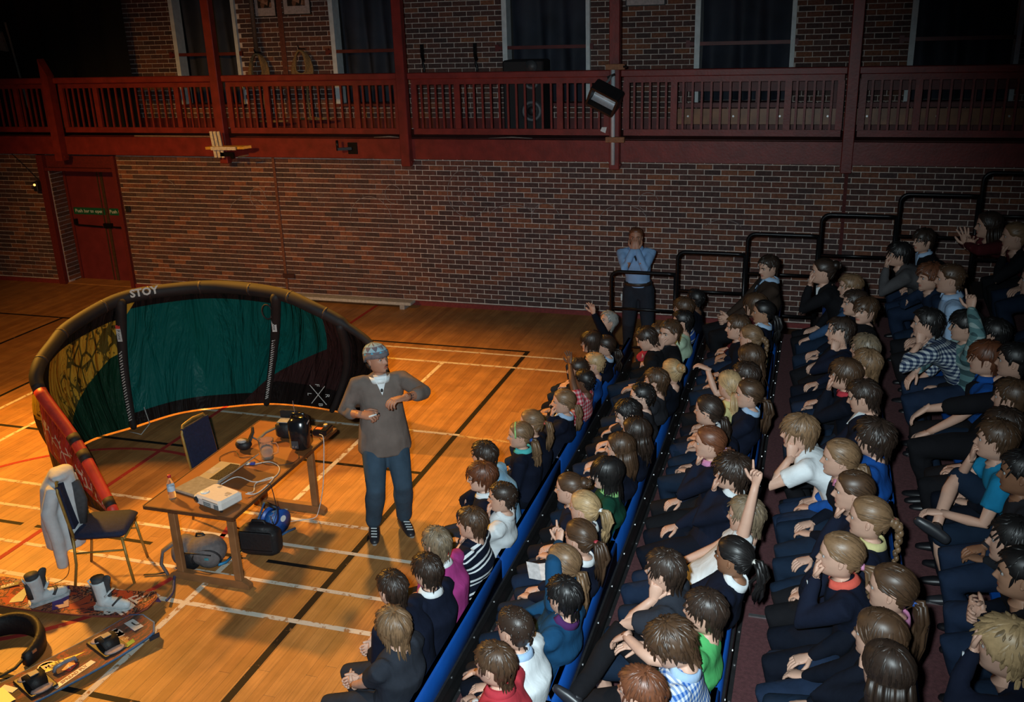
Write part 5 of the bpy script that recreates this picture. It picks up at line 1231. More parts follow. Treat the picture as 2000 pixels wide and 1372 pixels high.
    # --- trousers
    leg = d.get('leg', 'dknavy'); mt = cloth(CC[leg])
    mb = MB(); an = np.arange(14)*2*np.pi/14
    wr = 1.18 if d.get('loose') else 1
    if stand:
        rs = [P+su*.10*s+np.outer(np.cos(an), F)*.098*s+np.outer(np.sin(an), Lf)*.15*s, P+np.outer(np.cos(an), F)*.11*s+np.outer(np.sin(an), Lf)*.150*s, P-U*.09*s+np.outer(np.cos(an), F)*.105*s+np.outer(np.sin(an), Lf)*.148*s]
    else: rs = [P+su*.10*s+np.outer(np.cos(an), fwd)*.105*s+np.outer(np.sin(an), Lf)*.135*s, P+np.outer(np.cos(an), fwd)*.12*s+np.outer(np.sin(an), Lf)*.148*s, P-U*.085*s+np.outer(np.cos(an), F)*.11*s+np.outer(np.sin(an), Lf)*.14*s]
    mb.rings(rs, True)
    short_ = d.get('shorts', 0)
    for k in ('l','r'):
        h, kn, ft = hipL[k], knee[k], foot[k]
        lift = U*(.012*s if not stand else 0)
        if short_: mb.tube([h, h*.5+kn*.5+lift, kn*.92+h*.08], np.array((.092,.084,.072))*s, 12, round_ends=True)
        else:
            mb.tube([h, h*.5+kn*.5+lift, kn, kn*.72+ft*.28-F*.012, kn*.3+ft*.7-F*.01, ft+U*.015*s], np.array((.092,.083,.068,.063*wr,.052*wr,.050*wr))*s, 12, round_ends=True)
    vx = .0185 if d.get('far') else .0142
    lo = link('trousers' if not d.get('skirt') else 'skirt', blob(mb, 'trousers', mt, vx, 3, off), o)
    # --- shoes
    shm = plain('shoe_leather', CC['black'] if not d.get('shoe') else CC[d['shoe']], .4, var=.1)
    for k in ('l','r'):
        ft = foot[k]; f2 = nrm(F+Lf*.12*(1 if k == 'l' else -1))*(1.45 if stand else 1)
        if d.get('legs') == 'cross' and k == 'r': f2 = nrm(F*.55-Lf*.1+U*.3); up_ = nrm(-Lf+U*.2)
        else: up_ = U
        b = ft-up_*.055*s; mb = MB()
        mb.tube([b-f2*.055*s, b+up_*.002, b+f2*.05*s-up_*.004, b+f2*.105*s-up_*.012*s], np.array((.034,.037,.038,.029))*s*(1.12 if stand else 1), 10, flat=.75, round_ends=True, hint=tuple(up_))
        mb.tube([b+up_*.0, b+up_*.05*s], np.array((.036,.034))*s, 10)
        sh_ = link('shoe', mb.mesh('shoe', shm, True, off), o)
        if d.get('laces'):
            l2 = MB()
            for q in range(4): l2.bar(b+f2*(.035+.02*q)*s+up_*(.040-.006*q)*s-Lf*.025, b+f2*(.045+.02*q)*s+up_*(.040-.006*q)*s+Lf*.025, .009, .006)
            part('laces', l2, WHITE, sh_, False, off)
            s2 = MB(); s2.tube([b-f2*.06*s-up_*.026*s, b+f2*.05*s-up_*.026*s, b+f2*.13*s-up_*.026*s], np.array((.036,.042,.032))*s, 10, flat=.22, round_ends=True); part('sole', s2, plain('rubber_sole', (.4,.38,.36), .7), sh_, True, off)
    # --- top
    tc = d['top']; mt = tc if not isinstance(tc, str) else cloth(CC[tc])
    mb = MB(); w_ = d.get('bulk', 1.0)*(1.0 if ad else 1.10); an = np.arange(16)*2*np.pi/16
    def rg_(c, rx_, ry_, ux=fwd, uy=Lf): return c+np.outer(np.cos(an), ux)*rx_*w_*s+np.outer(np.sin(an), uy)*ry_*w_*s
    base = P-U*.02*s if not stand else P-U*(.10 if d.get('untucked') else -.05)*s
    rs = ([rg_(base, .152, .196), rg_(base+su*.05*s, .151, .193), rg_(base+su*.10*s, .146, .186)] if d.get('untucked') else [rg_(base, .118, .150)])+[rg_(P+spine*.15-fwd*.01*s*(not stand), .142 if d.get('untucked') else .116, .176 if d.get('untucked') else .143), rg_(W0, .132 if d.get('untucked') else .110, .164 if d.get('untucked') else .138), rg_(C-spine*.10, .113, .152), rg_(C, .114, .162), rg_(Nk-su*.10*s, .100, .172), rg_(Nk-su*.055*s, .086, .164), rg_(Nk-su*.024*s, .070, .115), rg_(Nk-su*.004*s, .058/ w_**.5, .066/ w_**.5), rg_(Nk+su*.012*s, .052/w_, .054/w_)]
    mb.rings(rs, True)
    for k in ('l','r'):
        S, E, Wr, hd, pn, curl, pt, spread, sg = arm[k]; fo = nrm(Wr-E)
        sk_ = 1.0
        if sleeve == 'l': mb.tube([S-Lf*sg*.045*s, S+Lf*sg*.005, S*.55+E*.45, E, E*.5+Wr*.5, Wr-fo*.012], np.array((.06,.060,.054,.049,.042,.034))*s*sk_*w_**.5, 11, round_ends=True)
        elif sleeve == '3': mb.tube([S-Lf*sg*.045*s, S+Lf*sg*.005, S*.55+E*.45, E, E*.6+Wr*.4], np.array((.06,.062,.058,.056,.050))*s*sk_*w_**.5, 11, round_ends=True)
        else: mb.tube([S-Lf*sg*.045*s, S+Lf*sg*.005, S*.62+E*.38, S*.38+E*.62], np.array((.06,.062,.060,.060))*s*sk_*w_**.5, 11, round_ends=False)
    nm = d.get('topname', 'jumper')
    to = link(nm, blob(mb, nm, mt, vx, 3, off), o)
    # --- collar
    if d.get('col'):
        mb = MB(); pts = []; q = 0.75 if d.get('open') else .40
        for (r1, zz) in ((.054,.020),(.061,.024),(.080,-.010),(.072,-.018)):
            aa = np.linspace(q, 2*np.pi-q, 20); pts.append(Nk+su*(zz*s)+np.outer(np.cos(aa), fwd)*r1*s*1.02+np.outer(np.sin(aa), Lf)*r1*s*1.06)
        pts = np.array(pts).transpose(1,0,2); mb.rings(list(pts), True)
        ctop = d['col']; part('collar', mb, cloth(CC[ctop]), o, True, off, '%s collar' % d.get('colname', ctop))
    if d.get('vee'):                                    # shirt front or T-shirt in the neckline
        v0 = Nk+fwd*.058*s+su*.0; poly = [v0-Lf*.045*s+su*.014, v0+Lf*.045*s+su*.014, v0+fwd*.045*s-su*.11*s]
        mb = MB(); mb.add([p+fwd*.012 for p in poly]+[p-fwd*.03 for p in poly], [(0,1,2),(5,4,3),(0,3,4,1),(1,4,5,2),(2,5,3,0)]); part('shirt_front', mb, cloth(CC[d['vee']]), o, False, off)
    if d.get('tie'):
        mb = MB(); v0 = Nk+fwd*.085*s-su*.02; mb.bar(v0, v0+fwd*.05-su*.24*s, .045, .012, hint=tuple(fwd)); part('necktie', mb, cloth(CC[d['tie']]), o, False, off)
    # --- hair and accessories
    if d['hair'] != 'hat':
        mb = MB(); tie = add_hair(mb, d['hair'], rg, M, hs, Nk, F, d.get('far')); hm = hair_mat(d['hc'])
        for sg in (1,-1):
            bro = [W(np.array([(x_, sg*y_, z_)]))[0] for x_, y_, z_ in ((.418,.07,.078),(.408,.15,.102),(.350,.235,.082))]
            mb.tube(bro, [.006*hs/.21*.7,.0055*hs/.21,.0025], 5)
        ho = link('hair', mb.mesh('hair', hm, True, off), o)
        if d.get('band') and tie is not None:
            b = W(tie[None])[0]; ob = nrm(b-W(np.array([[0,0,tie[2]]]))[0]); part('hair_band', MB().tube([b-ob*.006, b+ob*.014], .017, 10), plain('hair_band', CC[d['band']], .6), ho, True, off)
        if d.get('alice'):
            pts = skull(np.array([(.12+.03*abs(math.cos(q)), .36*math.cos(q), .08+.42*math.sin(q)) for q in np.linspace(-.15, math.pi+.15, 18)]), .05); part('alice_band', MB().tube(W(pts), .0075, 6), plain('alice_band', CC[d['alice']], .4), ho, True, off)
    else:
        mb = MB(); hm = hair_mat(d['hc'])
        for sg in (1,-1): mb.tube([W(np.array([(x_, sg*y_, z_)]))[0] for x_, y_, z_ in ((.418,.07,.078),(.408,.15,.102),(.350,.235,.082))], [.005,.005,.0025], 5)
        for k in range(26):
            q = R(rg.uniform(95, 265)); p0 = np.array((-.04+.44*math.cos(q), .33*math.sin(q), -.10)); mb.tube(W(np.array([p0, p0*np.array((1.02,1.02,1))-np.array((.0,0,.12)), p0*np.array((.97,.97,1))-np.array((0,0,.12+.16*rg.random()))])), [.009,.010,.002], 5)
        link('hair', mb.mesh('hair', hm, True, off), o)
    if d.get('glasses'):
        mb = MB()
        for sg in (1,-1):
            mb.tube([W(np.array([(.438-.03*abs(math.cos(q)+1)*.4, sg*(.150+.085*math.cos(q)), .005+.062*math.sin(q))]))[0] for q in np.linspace(0, 2*math.pi, 15)], .0022, 5, loop=True)
            mb.tube([W(np.array([(x_, sg*y_, z_)]))[0] for x_, y_, z_ in ((.41,.235,.02),(.20,.355,.02),(-.06,.37,.0))], .0022, 5)
        mb.tube([W(np.array([(.445, y_, .02)]))[0] for y_ in (-.065, 0, .065)], .0022, 5); part('glasses', mb, plain('spectacle_frame', (.015,.014,.016), .25), o, True, off)
    for k in ('l','r'):
        if d.get('watch') == k:
            S, E, Wr, hd, pn, curl, pt, spread, sg = arm[k]; f_ = nrm(Wr-E); c = Wr-f_*.022*s
            wt = part('wristwatch', MB().tube([c-f_*.009, c+f_*.009], .0275*s, 12), plain('watch_strap', CC[d.get('wcol', 'black')], .5), o, True, off)
            wn = nrm(-pn+Lf*sg*.3); part('dial', MB().tube([c+wn*.022*s, c+wn*.033*s], .017*s, 12), plain('watch_dial', (.5,.55,.58), .25), wt, True, off)
    return o, arm, M, hs, P, dict(Nk=Nk, F=F, Lf=Lf, off=off, foot=foot, knee=knee, su=su, fwd=fwd)
AUDIENCE = [
 dict(head=(-2.122, 4.223, 1.025), floor=0.0, hipx=-2.15, yaw=165.9, gaze=(148.7, -2, 0), hair='shag', hc='lb', top='slate', label='shaggy light brown-haired child in a dark T-shirt, nearest end of the front row', seed=1, al='clasp', ar='clasp', sl='s', topname='t_shirt', leg='slate', s=0.996),
 dict(head=(-2.255, 4.509, 1.075), floor=0.0, hipx=-2.15, yaw=168.6, gaze=(154.6, -2, 0), hair='short', hc='db', top='navy', label='dark-haired boy in a navy jumper with hands clasped, next to the shaggy-haired child', seed=2, al='clasp', ar='clasp', leg='slate', s=1.041),
 dict(head=(-2.152, 4.803, 1.035), floor=0.0, hipx=-2.15, yaw=168.4, gaze=(154.1, -2, 0), hair='short', hc='db', top='navy', label='dark brown-haired boy with a white collar on a navy jumper beside the magenta polo shirt', seed=3, col='white', al='clasp', ar='clasp', s=1.005, leg='dkdenim'),
 dict(head=(-2.203, 5.1, 1.05), floor=0.0, hipx=-2.15, yaw=168.9, gaze=(155.4, -2, 0), hair='short', hc='gb', top='magenta', label='child with ash blond hair in a magenta polo shirt', seed=4, col='white', sl='s', topname='polo_shirt', s=1.018, leg='dknavy'),
 dict(head=(-2.094, 5.466, 1.015), floor=0.0, hipx=-2.15, yaw=179.5, gaze=(179.0, -2, 0), hair='short', hc='br', top='STRIPE', label='boy in a navy and white striped top with his hand at his chin', seed=5, al='chin', sl='s', topname='striped_top', s=0.987, leg='black'),
 dict(head=(-2.021, 5.921, 0.985), floor=0.0, hipx=-2.15, yaw=183.1, gaze=(186.8, -2, 0), hair='crop', hc='db', top='white', label='boy with cropped brown hair in a white polo shirt, hand by his mouth, front row', seed=6, al='mouth', sl='s', col='white', topname='polo_shirt', s=0.96, leg='legnavy'),
 dict(head=(-2.22, 6.055, 1.06), floor=0.0, hipx=-2.15, yaw=187.3, gaze=(196.1, -2, 0), hair='fringe', hc='rd', top='navy', label='red-haired child with glasses resting a hand on the cheek', seed=7, ar='cheek', glasses=1, sk='p', col='white', s=1.027, leg='legnavy'),
 dict(head=(-2.299, 6.349, 1.09), floor=0.0, hipx=-2.15, yaw=175.5, gaze=(169.9, -2, 0), hair='short', hc='db', top='pale', label='dark-haired boy in a pale blue shirt leaning forward in the front row', seed=8, topname='shirt', col='pale', s=1.054, leg='dkdenim'),
 dict(head=(-2.174, 6.883, 1.04), floor=0.0, hipx=-2.15, yaw=187.0, gaze=(195.5, -2, 0), hair='sidepony', hc='lb', top='navy', label='girl with a lime hair band, side ponytail and turquoise collar', seed=9, alice='lime', band='royal', col='tq', hk=0.98, s=1.009, leg='dknavy'),
 dict(head=(-2.157, 7.154, 1.035), floor=0.0, hipx=-2.15, yaw=181.2, gaze=(182.8, -2, 0), hair='pony', hc='lb', top='navy', label='girl with a long fair ponytail behind the girl with the lime hair band', seed=10, band='coral', s=1.005, leg='black'),
 dict(head=(-2.035, 7.769, 0.99), floor=0.0, hipx=-2.15, yaw=185.7, gaze=(192.7, -2, 0), hair='low', hc='lb', top='navy', label='fair girl in a navy cardigan with pale blue collar, hand over her mouth', seed=11, al='mouth', col='paleblue', vee='white', topname='cardigan', s=0.964, leg='legnavy'),
 dict(head=(-1.981, 8.34, 0.975), floor=0.0, hipx=-2.15, yaw=174.8, gaze=(168.4, -2, 0), hair='crop', hc='bk', top='REDCHECK', label='dark-skinned child in a red checked shirt raising an arm', seed=12, al=('pt', -2.131, 8.407, 1.11, 'up'), sk='d', sl='s', topname='checked_shirt', s=0.951, far=1, leg='legnavy'),
 dict(head=(-2.091, 8.546, 1.01), floor=0.0, hipx=-2.15, yaw=186.2, gaze=(193.7, -2, 0), hair='crop', hc='db', top='dknavy', label='dark-haired child half hidden behind the raised dark arm', seed=13, sk='t', s=0.982, far=1, leg='dkdenim'),
 dict(head=(-1.989, 8.814, 0.98), floor=0.0, hipx=-2.15, yaw=182.1, gaze=(184.7, -2, 0), hair='crop', hc='bl', top='royal', label='small blond boy in a blue top, front row', seed=14, shorts=1, topname='top', s=0.955, far=1, leg='dknavy'),
 dict(head=(-1.993, 9.368, 0.98), floor=0.0, hipx=-2.15, yaw=183.2, gaze=(187.0, -2, 0), hair='low', hc='db', top='navy', label='brown ponytailed girl with a pale blue collar at the far end of the front row', seed=15, col='paleblue', s=0.955, far=1, leg='black'),
 dict(head=(-2.136, 9.323, 1.03), floor=0.0, hipx=-2.15, yaw=187.6, gaze=(196.9, -2, 0), hair='bob', hc='db', top='dknavy', label='child with a pale face and dark hair leaning forward beside the ponytailed girl', seed=16, s=1.0, far=1, leg='legnavy'),
 dict(head=(-2.115, 10.077, 1.02), floor=0.0, hipx=-2.15, yaw=197.9, gaze=(219.9, 22, 0), hair='short', hc='gy', top='dknavy', label='child looking up with an arm stretched high against the brick wall', seed=17, al=('pt', -2.235, 9.597, 1.389, 'up'), s=0.991, far=1, leg='legnavy'),
 dict(head=(-1.344, 3.726, 1.29), floor=0.26, hipx=-1.319, yaw=174.5, gaze=(167.8, -2, 0), hair='short', hc='br', top='red', label='boy in a red polo shirt with a black wristband, hands held out', seed=18, al=('pt', -1.764, 4.344, 0.584, 'out'), ar=('pt', -1.824, 4.351, 0.7, 'out'), sl='s', watch='l', topname='polo_shirt', col='red', s=1.0, leg='dkdenim'),
 dict(head=(-1.336, 4.029, 1.29), floor=0.26, hipx=-1.319, yaw=170.3, gaze=(158.3, -2, 0), hair='crop', hc='db', top='white', label='boy with short dark hair in a white shirt with a pale blue collar, second row', seed=19, col='paleblue', topname='shirt', bulk=1.06, s=1.0, leg='dknavy'),
 dict(head=(-1.176, 4.427, 1.255), floor=0.26, hipx=-1.319, yaw=166.4, gaze=(149.9, -2, 0), hair='short', hc='bk', top='hood', label='boy with glossy black hair in a blue hooded top lined with purple', seed=20, col='purple', topname='hooded_top', open=1, s=0.969, leg='black'),
 dict(head=(-1.26, 4.732, 1.27), floor=0.26, hipx=-1.319, yaw=174.1, gaze=(166.9, -2, 0), hair='low', hc='lb', top='hood', label='long-haired child in blue raising an arm with a pointing finger', seed=21, al=('pt', -1.31, 4.856, 1.32, 'point'), topname='hooded_top', s=0.982, leg='legnavy'),
 dict(head=(-1.231, 5.046, 1.265), floor=0.26, hipx=-1.319, yaw=169.1, gaze=(155.7, -2, 0), hair='pony', hc='br', top='navy', label='girl with a wavy brown ponytail tied with a red band', seed=22, band='red', col='white', hk=1.02, s=0.978, leg='legnavy'),
 dict(head=(-1.288, 5.398, 1.275), floor=0.26, hipx=-1.319, yaw=173.4, gaze=(165.4, -2, 0), hair='pony', hc='bl', top='navy', label='blonde girl with a long blonde ponytail, white collar, second row', seed=23, band='white', col='white', s=0.987, leg='dkdenim'),
 dict(head=(-1.424, 5.564, 1.31), floor=0.26, hipx=-1.319, yaw=178.4, gaze=(176.4, -2, 0), hair='updo', hc='br', top='navy', label='girl with brown hair pinned up, in front of the long blonde ponytail', seed=24, hk=0.97, s=1.018, leg='dknavy'),
 dict(head=(-1.248, 5.921, 1.27), floor=0.26, hipx=-1.319, yaw=188.1, gaze=(197.9, -2, 0), hair='bob', hc='bk', top='dkgreen', label='girl with a black bob and glasses in a green jumper with a lime scarf collar', seed=25, glasses=1, col='lime', colname='lime green scarf', al='lap', sk='p', s=0.982, leg='black'),
 dict(head=(-1.245, 6.359, 1.265), floor=0.26, hipx=-1.319, yaw=181.4, gaze=(183.1, -2, 0), hair='long', hc='br', top='navy', label='girl with long brown hair, hand at her mouth and a blue watch', seed=26, al='chin', watch='l', wcol='royal', s=0.978, leg='legnavy'),
 dict(head=(-1.19, 6.676, 1.255), floor=0.26, hipx=-1.319, yaw=178.2, gaze=(176.1, -2, 0), hair='wavy', hc='db', top='navy', label='girl with dark wavy hair behind the long brown-haired girl', seed=27, s=0.969, leg='legnavy'),
 dict(head=(-1.304, 6.965, 1.28), floor=0.26, hipx=-1.319, yaw=188.4, gaze=(198.6, -22, 0), hair='short', hc='bk', top='char', label='black-haired boy looking down, in front of the boy with glasses', seed=28, sk='p', s=0.991, leg='dkdenim'),
 dict(head=(-1.261, 7.363, 1.27), floor=0.26, hipx=-1.319, yaw=184.4, gaze=(189.7, -2, 0), hair='crop', hc='bk', top='char', label='black-haired boy with dark-rimmed glasses in a grey top', seed=29, glasses=1, sk='p', s=0.982, leg='dknavy'),
 dict(head=(-1.211, 7.76, 1.26), floor=0.26, hipx=-1.319, yaw=178.6, gaze=(176.9, -2, 0), hair='short', hc='br', top='char', label='brown-haired boy in a charcoal jumper with his sleeves forward', seed=30, al='knee', s=0.973, leg='black'),
 dict(head=(-1.115, 8.065, 1.245), floor=0.26, hipx=-1.319, yaw=164.6, gaze=(145.9, -2, 0), hair='updo', hc='bl', top='dknavy', label='girl with curled blonde hair tied up, seen from behind', seed=31, s=0.96, leg='legnavy'),
 dict(head=(-1.244, 8.79, 1.365), floor=0.26, hipx=-1.319, yaw=202.5, gaze=(230.1, -2, 0), hair='short', hc='br', top='black', label='young man in a black jacket looking towards the camera', seed=32, ad=1, s=1.14, ar='mouth', vee='char', topname='jacket', far=1, leg='legnavy'),
 dict(head=(-1.453, 8.694, 1.32), floor=0.26, hipx=-1.319, yaw=179.8, gaze=(179.5, -28, 0), hair='short', hc='db', top='black', label='boy bent forward with his face turned down in front of the young man', seed=33, s=1.027, far=1, leg='dkdenim'),
 dict(head=(-1.368, 8.899, 1.295), floor=0.26, hipx=-1.319, yaw=189.3, gaze=(200.7, -2, 0), hair='crop', hc='br', top='red', label='child in a red top leaning forward past the young man', seed=34, ar='cheek', s=1.005, far=1, leg='dknavy'),
 dict(head=(-1.221, 9.492, 1.26), floor=0.26, hipx=-1.319, yaw=182.4, gaze=(185.3, -2, 0), hair='short', hc='bk', top='mint', label='dark-haired boy in a pale green T-shirt', seed=35, topname='t_shirt', sl='s', s=0.973, far=1, leg='black'),
 dict(head=(-1.27, 9.926, 1.27), floor=0.26, hipx=-1.319, yaw=177.0, gaze=(173.3, -2, 0), hair='fringe', hc='br', top='SPORT', label='boy with a brown fringe in a blue and white sports top', seed=36, topname='sports_top', s=0.982, far=1, leg='legnavy'),
 dict(head=(-1.195, 10.327, 1.255), floor=0.26, hipx=-1.319, yaw=171.7, gaze=(161.6, -2, 0), hair='crop', hc='bk', top='dknavy', label='child with very dark hair at the far end of the second row', seed=37, sk='d', s=0.969, far=1, leg='legnavy'),
 dict(head=(-0.567, 3.382, 1.555), floor=0.52, hipx=-0.52, yaw=173.0, gaze=(164.5, -2, 0), hair='short', hc='au', top='navy', label='auburn-haired child cut off by the bottom edge of the frame', seed=38, s=1.005, leg='dkdenim'),
 dict(head=(-0.492, 3.751, 1.545), floor=0.52, hipx=-0.52, yaw=178.0, gaze=(175.5, -26, 0), hair='curly', hc='br', top='BLUECHECK', label='curly-haired boy in a blue and white checked shirt looking down', seed=39, sl='s', topname='checked_shirt', col='paleblue', bulk=1.05, s=0.996, leg='dknavy'),
 dict(head=(-0.377, 4.057, 1.54), floor=0.52, hipx=-0.52, yaw=172.5, gaze=(163.3, -2, 0), hair='short', hc='db', top='green', label='dark-haired boy in a bright green T-shirt stretching out his arm', seed=40, al=('pt', -0.735, 3.937, 1.418, 'drop'), sl='s', topname='t_shirt', legs='cross', shoe='char', s=0.991, leg='black'),
 dict(head=(-0.613, 4.338, 1.56), floor=0.52, hipx=-0.52, yaw=173.7, gaze=(166.0, -2, 0), hair='short', hc='db', top='slate', label='dark-haired boy in a dark T-shirt leaning on his hand, elbow on knee', seed=41, al='cheek', shorts=1, sl='s', topname='t_shirt', s=1.009, leg='legnavy'),
 dict(head=(-0.287, 4.601, 1.535), floor=0.52, hipx=-0.52, yaw=170.8, gaze=(159.6, -2, 0), hair='pony', hc='bk', top='navy', label='dark-haired girl with a black ponytail and white collar, back to the camera', seed=42, band='cream', col='white', sk='b', s=0.987, leg='legnavy'),
 dict(head=(-0.261, 5.062, 1.535), floor=0.52, hipx=-0.52, yaw=173.2, gaze=(165.0, -2, 0), hair='short', hc='gb', top='white', label='fair-haired boy in a white shirt pointing one finger straight up', seed=43, al=('pt', -0.19, 4.942, 1.903, 'point'), sl='s', topname='shirt', s=0.987, leg='dkdenim'),
 dict(head=(-0.386, 5.583, 1.54), floor=0.52, hipx=-0.52, yaw=177.3, gaze=(174.0, -2, 0), hair='curly', hc='db', top='navy', label='curly dark-haired boy with fingers spread before his face and a pink cuff', seed=44, al='mouth', col='white', s=0.991, leg='dknavy'),
 dict(head=(-0.565, 5.968, 1.555), floor=0.52, hipx=-0.52, yaw=180.6, gaze=(181.4, -2, 0), hair='low', hc='au', top='navy', label='girl with a long auburn ponytail resting her chin on her hand', seed=45, al='chin', col='pink', band='lilac', s=1.005, leg='black'),
 dict(head=(-0.633, 6.504, 1.56), floor=0.52, hipx=-0.52, yaw=172.6, gaze=(163.6, -2, 0), hair='low', hc='db', top='navy', label='girl with dark brown hair tied back, white collar, in front of the auburn girl', seed=46, col='white', s=1.009, leg='legnavy'),
 dict(head=(-0.381, 6.934, 1.54), floor=0.52, hipx=-0.52, yaw=180.5, gaze=(181.1, -2, 0), hair='low', hc='br', top='navy', label='brown-haired girl with swept-back hair and a blue collar on a navy jumper', seed=47, col='paleblue', s=0.991, leg='legnavy'),
 dict(head=(-0.537, 7.067, 1.55), floor=0.52, hipx=-0.52, yaw=160.4, gaze=(136.3, -2, 0), hair='sidepony', hc='bl', top='yellow', label='blonde girl in a pale yellow top with her back turned', seed=48, topname='top', sl='s', s=1.0, leg='dkdenim'),
 dict(head=(-0.436, 7.308, 1.54), floor=0.52, hipx=-0.52, yaw=177.0, gaze=(173.4, -2, 0), hair='short', hc='db', top='dknavy', label='child with dark hair just behind the girl in yellow', seed=49, s=0.991, leg='dknavy'),
 dict(head=(-0.428, 7.735, 1.54), floor=0.52, hipx=-0.52, yaw=167.9, gaze=(153.2, -2, 0), hair='wavy', hc='br', top='maroon', label='girl with curly golden brown hair and a maroon top, arm reaching forward', seed=50, al=('pt', -0.758, 7.615, 1.458, 'rest'), sl='s', topname='top', s=0.991, leg='black'),
 dict(head=(-0.466, 8.252, 1.545), floor=0.52, hipx=-0.52, yaw=172.5, gaze=(163.2, -2, 0), hair='braid', hc='lb', top='dknavy', label='girl with a fair plait behind the boy in the third row', seed=51, s=0.996, leg='legnavy'),
 dict(head=(-0.596, 8.49, 1.555), floor=0.52, hipx=-0.52, yaw=180.9, gaze=(182.0, -2, 0), hair='short', hc='br', top='dknavy', label='brown-haired boy in profile beside the fair plait', seed=52, s=1.005, far=1, leg='legnavy'),
 dict(head=(-0.406, 9.057, 1.54), floor=0.52, hipx=-0.52, yaw=181.2, gaze=(182.6, -2, 0), hair='low', hc='bk', top='navy', label='girl with long black hair and a pale collar above a navy jumper', seed=53, col='paleblue', sk='t', vee='white', s=0.991, far=1, leg='dkdenim'),
 dict(head=(-0.496, 9.262, 1.545), floor=0.52, hipx=-0.52, yaw=176.9, gaze=(173.1, -2, 0), hair='bob', hc='br', top='dkred', label='child with brown hair mostly hidden behind the black-haired girl', seed=54, s=0.996, far=1, leg='dknavy'),
 dict(head=(-0.424, 10.035, 1.73), floor=0.52, hipx=-0.52, yaw=198.2, gaze=(220.4, -10, 0), hair='short', hc='db', top='brown', label='man in a brown suit with a blue shirt and tie', seed=55, ad=1, s=1.2, col='paleblue', vee='paleblue', tie='slate', al='clasp', ar='clasp', leg='black', topname='suit_jacket', far=1),
 dict(head=(0.391, 3.436, 1.82), floor=0.78, hipx=0.347, yaw=161.3, gaze=(138.5, -2, 0), hair='long', hc='db', top='black', label='girl with long dark straight hair at the bottom of the fourth row', seed=56, s=1.009, leg='legnavy'),
 dict(head=(0.372, 3.656, 1.82), floor=0.78, hipx=0.347, yaw=170.6, gaze=(159.2, -2, 0), hair='long', hc='br', top='dknavy', label='girl with parted brown hair, hand raised to her hair', seed=57, al='cheek', s=1.009, leg='legnavy'),
 dict(head=(0.44, 4.022, 1.825), floor=0.78, hipx=0.347, yaw=172.7, gaze=(163.8, -2, 0), hair='low', hc='br', top='dknavy', label='girl with a brown ponytail tied in blue and a pink collar', seed=58, band='royal', col='pink', s=1.014, leg='dkdenim'),
 dict(head=(0.227, 4.281, 1.81), floor=0.78, hipx=0.347, yaw=177.7, gaze=(175.0, -2, 0), hair='low', hc='lb', top='navy', label='girl with a coral collar and turquoise watch, both hands at her mouth', seed=59, al='mouth', ar='mouth', col='coral', watch='l', wcol='teal', band='pink', s=1.0, leg='dknavy'),
 dict(head=(0.367, 4.669, 1.82), floor=0.78, hipx=0.347, yaw=174.4, gaze=(167.5, -2, 0), hair='braid', hc='lb', top='navy', label='blonde girl with a yellow collar and a plait tied in red', seed=60, band='red', col='yellow', s=1.009, leg='black'),
 dict(head=(0.297, 4.968, 1.81), floor=0.78, hipx=0.347, yaw=179.4, gaze=(178.6, -2, 0), hair='low', hc='br', top='navy', label='brown-haired girl with her hand on her chin behind the yellow collar', seed=61, al='chin', s=1.0, leg='legnavy'),
 dict(head=(0.235, 5.375, 1.81), floor=0.78, hipx=0.347, yaw=179.8, gaze=(179.5, -2, 0), hair='low', hc='lb', top='dknavy', label='girl with a wide pink collar, mouth open, hair tied back', seed=62, col='pink', open=1, s=1.0, leg='legnavy'),
 dict(head=(0.426, 5.663, 1.825), floor=0.78, hipx=0.347, yaw=169.1, gaze=(155.7, -2, 0), hair='curly', hc='db', top='royal', label='boy with curly dark hair in a royal blue jumper', seed=63, s=1.014, leg='dkdenim'),
 dict(head=(-0.001, 5.688, 1.81), floor=0.78, hipx=0.347, yaw=180.0, gaze=(180.0, -2, 0), hair='fringe', hc='lb', top='white', label='fair boy in a white shirt leaning far forward, cheek on his fist', seed=64, al='cheek', sl='s', topname='shirt', leg='dkdenim', s=1.0),
 dict(head=(0.388, 6.35, 1.82), floor=0.78, hipx=0.347, yaw=175.7, gaze=(170.5, -14, 0), hair='short', hc='db', top='navy', label='dark-haired boy in a navy blazer over a white shirt, eyes lowered', seed=65, vee='white', topname='blazer', s=1.009, leg='black'),
 dict(head=(0.281, 6.775, 1.81), floor=0.78, hipx=0.347, yaw=174.4, gaze=(167.6, -2, 0), hair='fringe', hc='br', top='dknavy', label='brown-haired boy with a red collar covering his mouth with his hand', seed=66, al='mouth', col='red', s=1.0, leg='legnavy'),
 dict(head=(0.429, 6.98, 1.825), floor=0.78, hipx=0.347, yaw=164.9, gaze=(146.5, -2, 0), hair='short', hc='lb', top='black', label='fair-haired boy seen from behind, next to the boy with the red collar', seed=67, s=1.014, leg='legnavy'),
 dict(head=(0.425, 7.321, 1.825), floor=0.78, hipx=0.347, yaw=169.5, gaze=(156.7, -2, 0), hair='short', hc='gb', top='dknavy', label='ash blond boy behind the fair-haired boy', seed=68, s=1.014, leg='dkdenim'),
 dict(head=(0.254, 7.759, 1.81), floor=0.78, hipx=0.347, yaw=180.1, gaze=(180.1, -2, 18), hair='short', hc='db', top='navy', label='dark-haired boy in navy lying forward on his hand, fourth row', seed=69, al='cheek', s=1.0, leg='dknavy'),
 dict(head=(0.462, 8.317, 1.83), floor=0.78, hipx=0.347, yaw=198.8, gaze=(221.8, -2, 0), hair='fringe', hc='br', top='black', label='boy with a brown fringe facing the camera in a black top', seed=70, s=1.018, far=1, leg='black'),
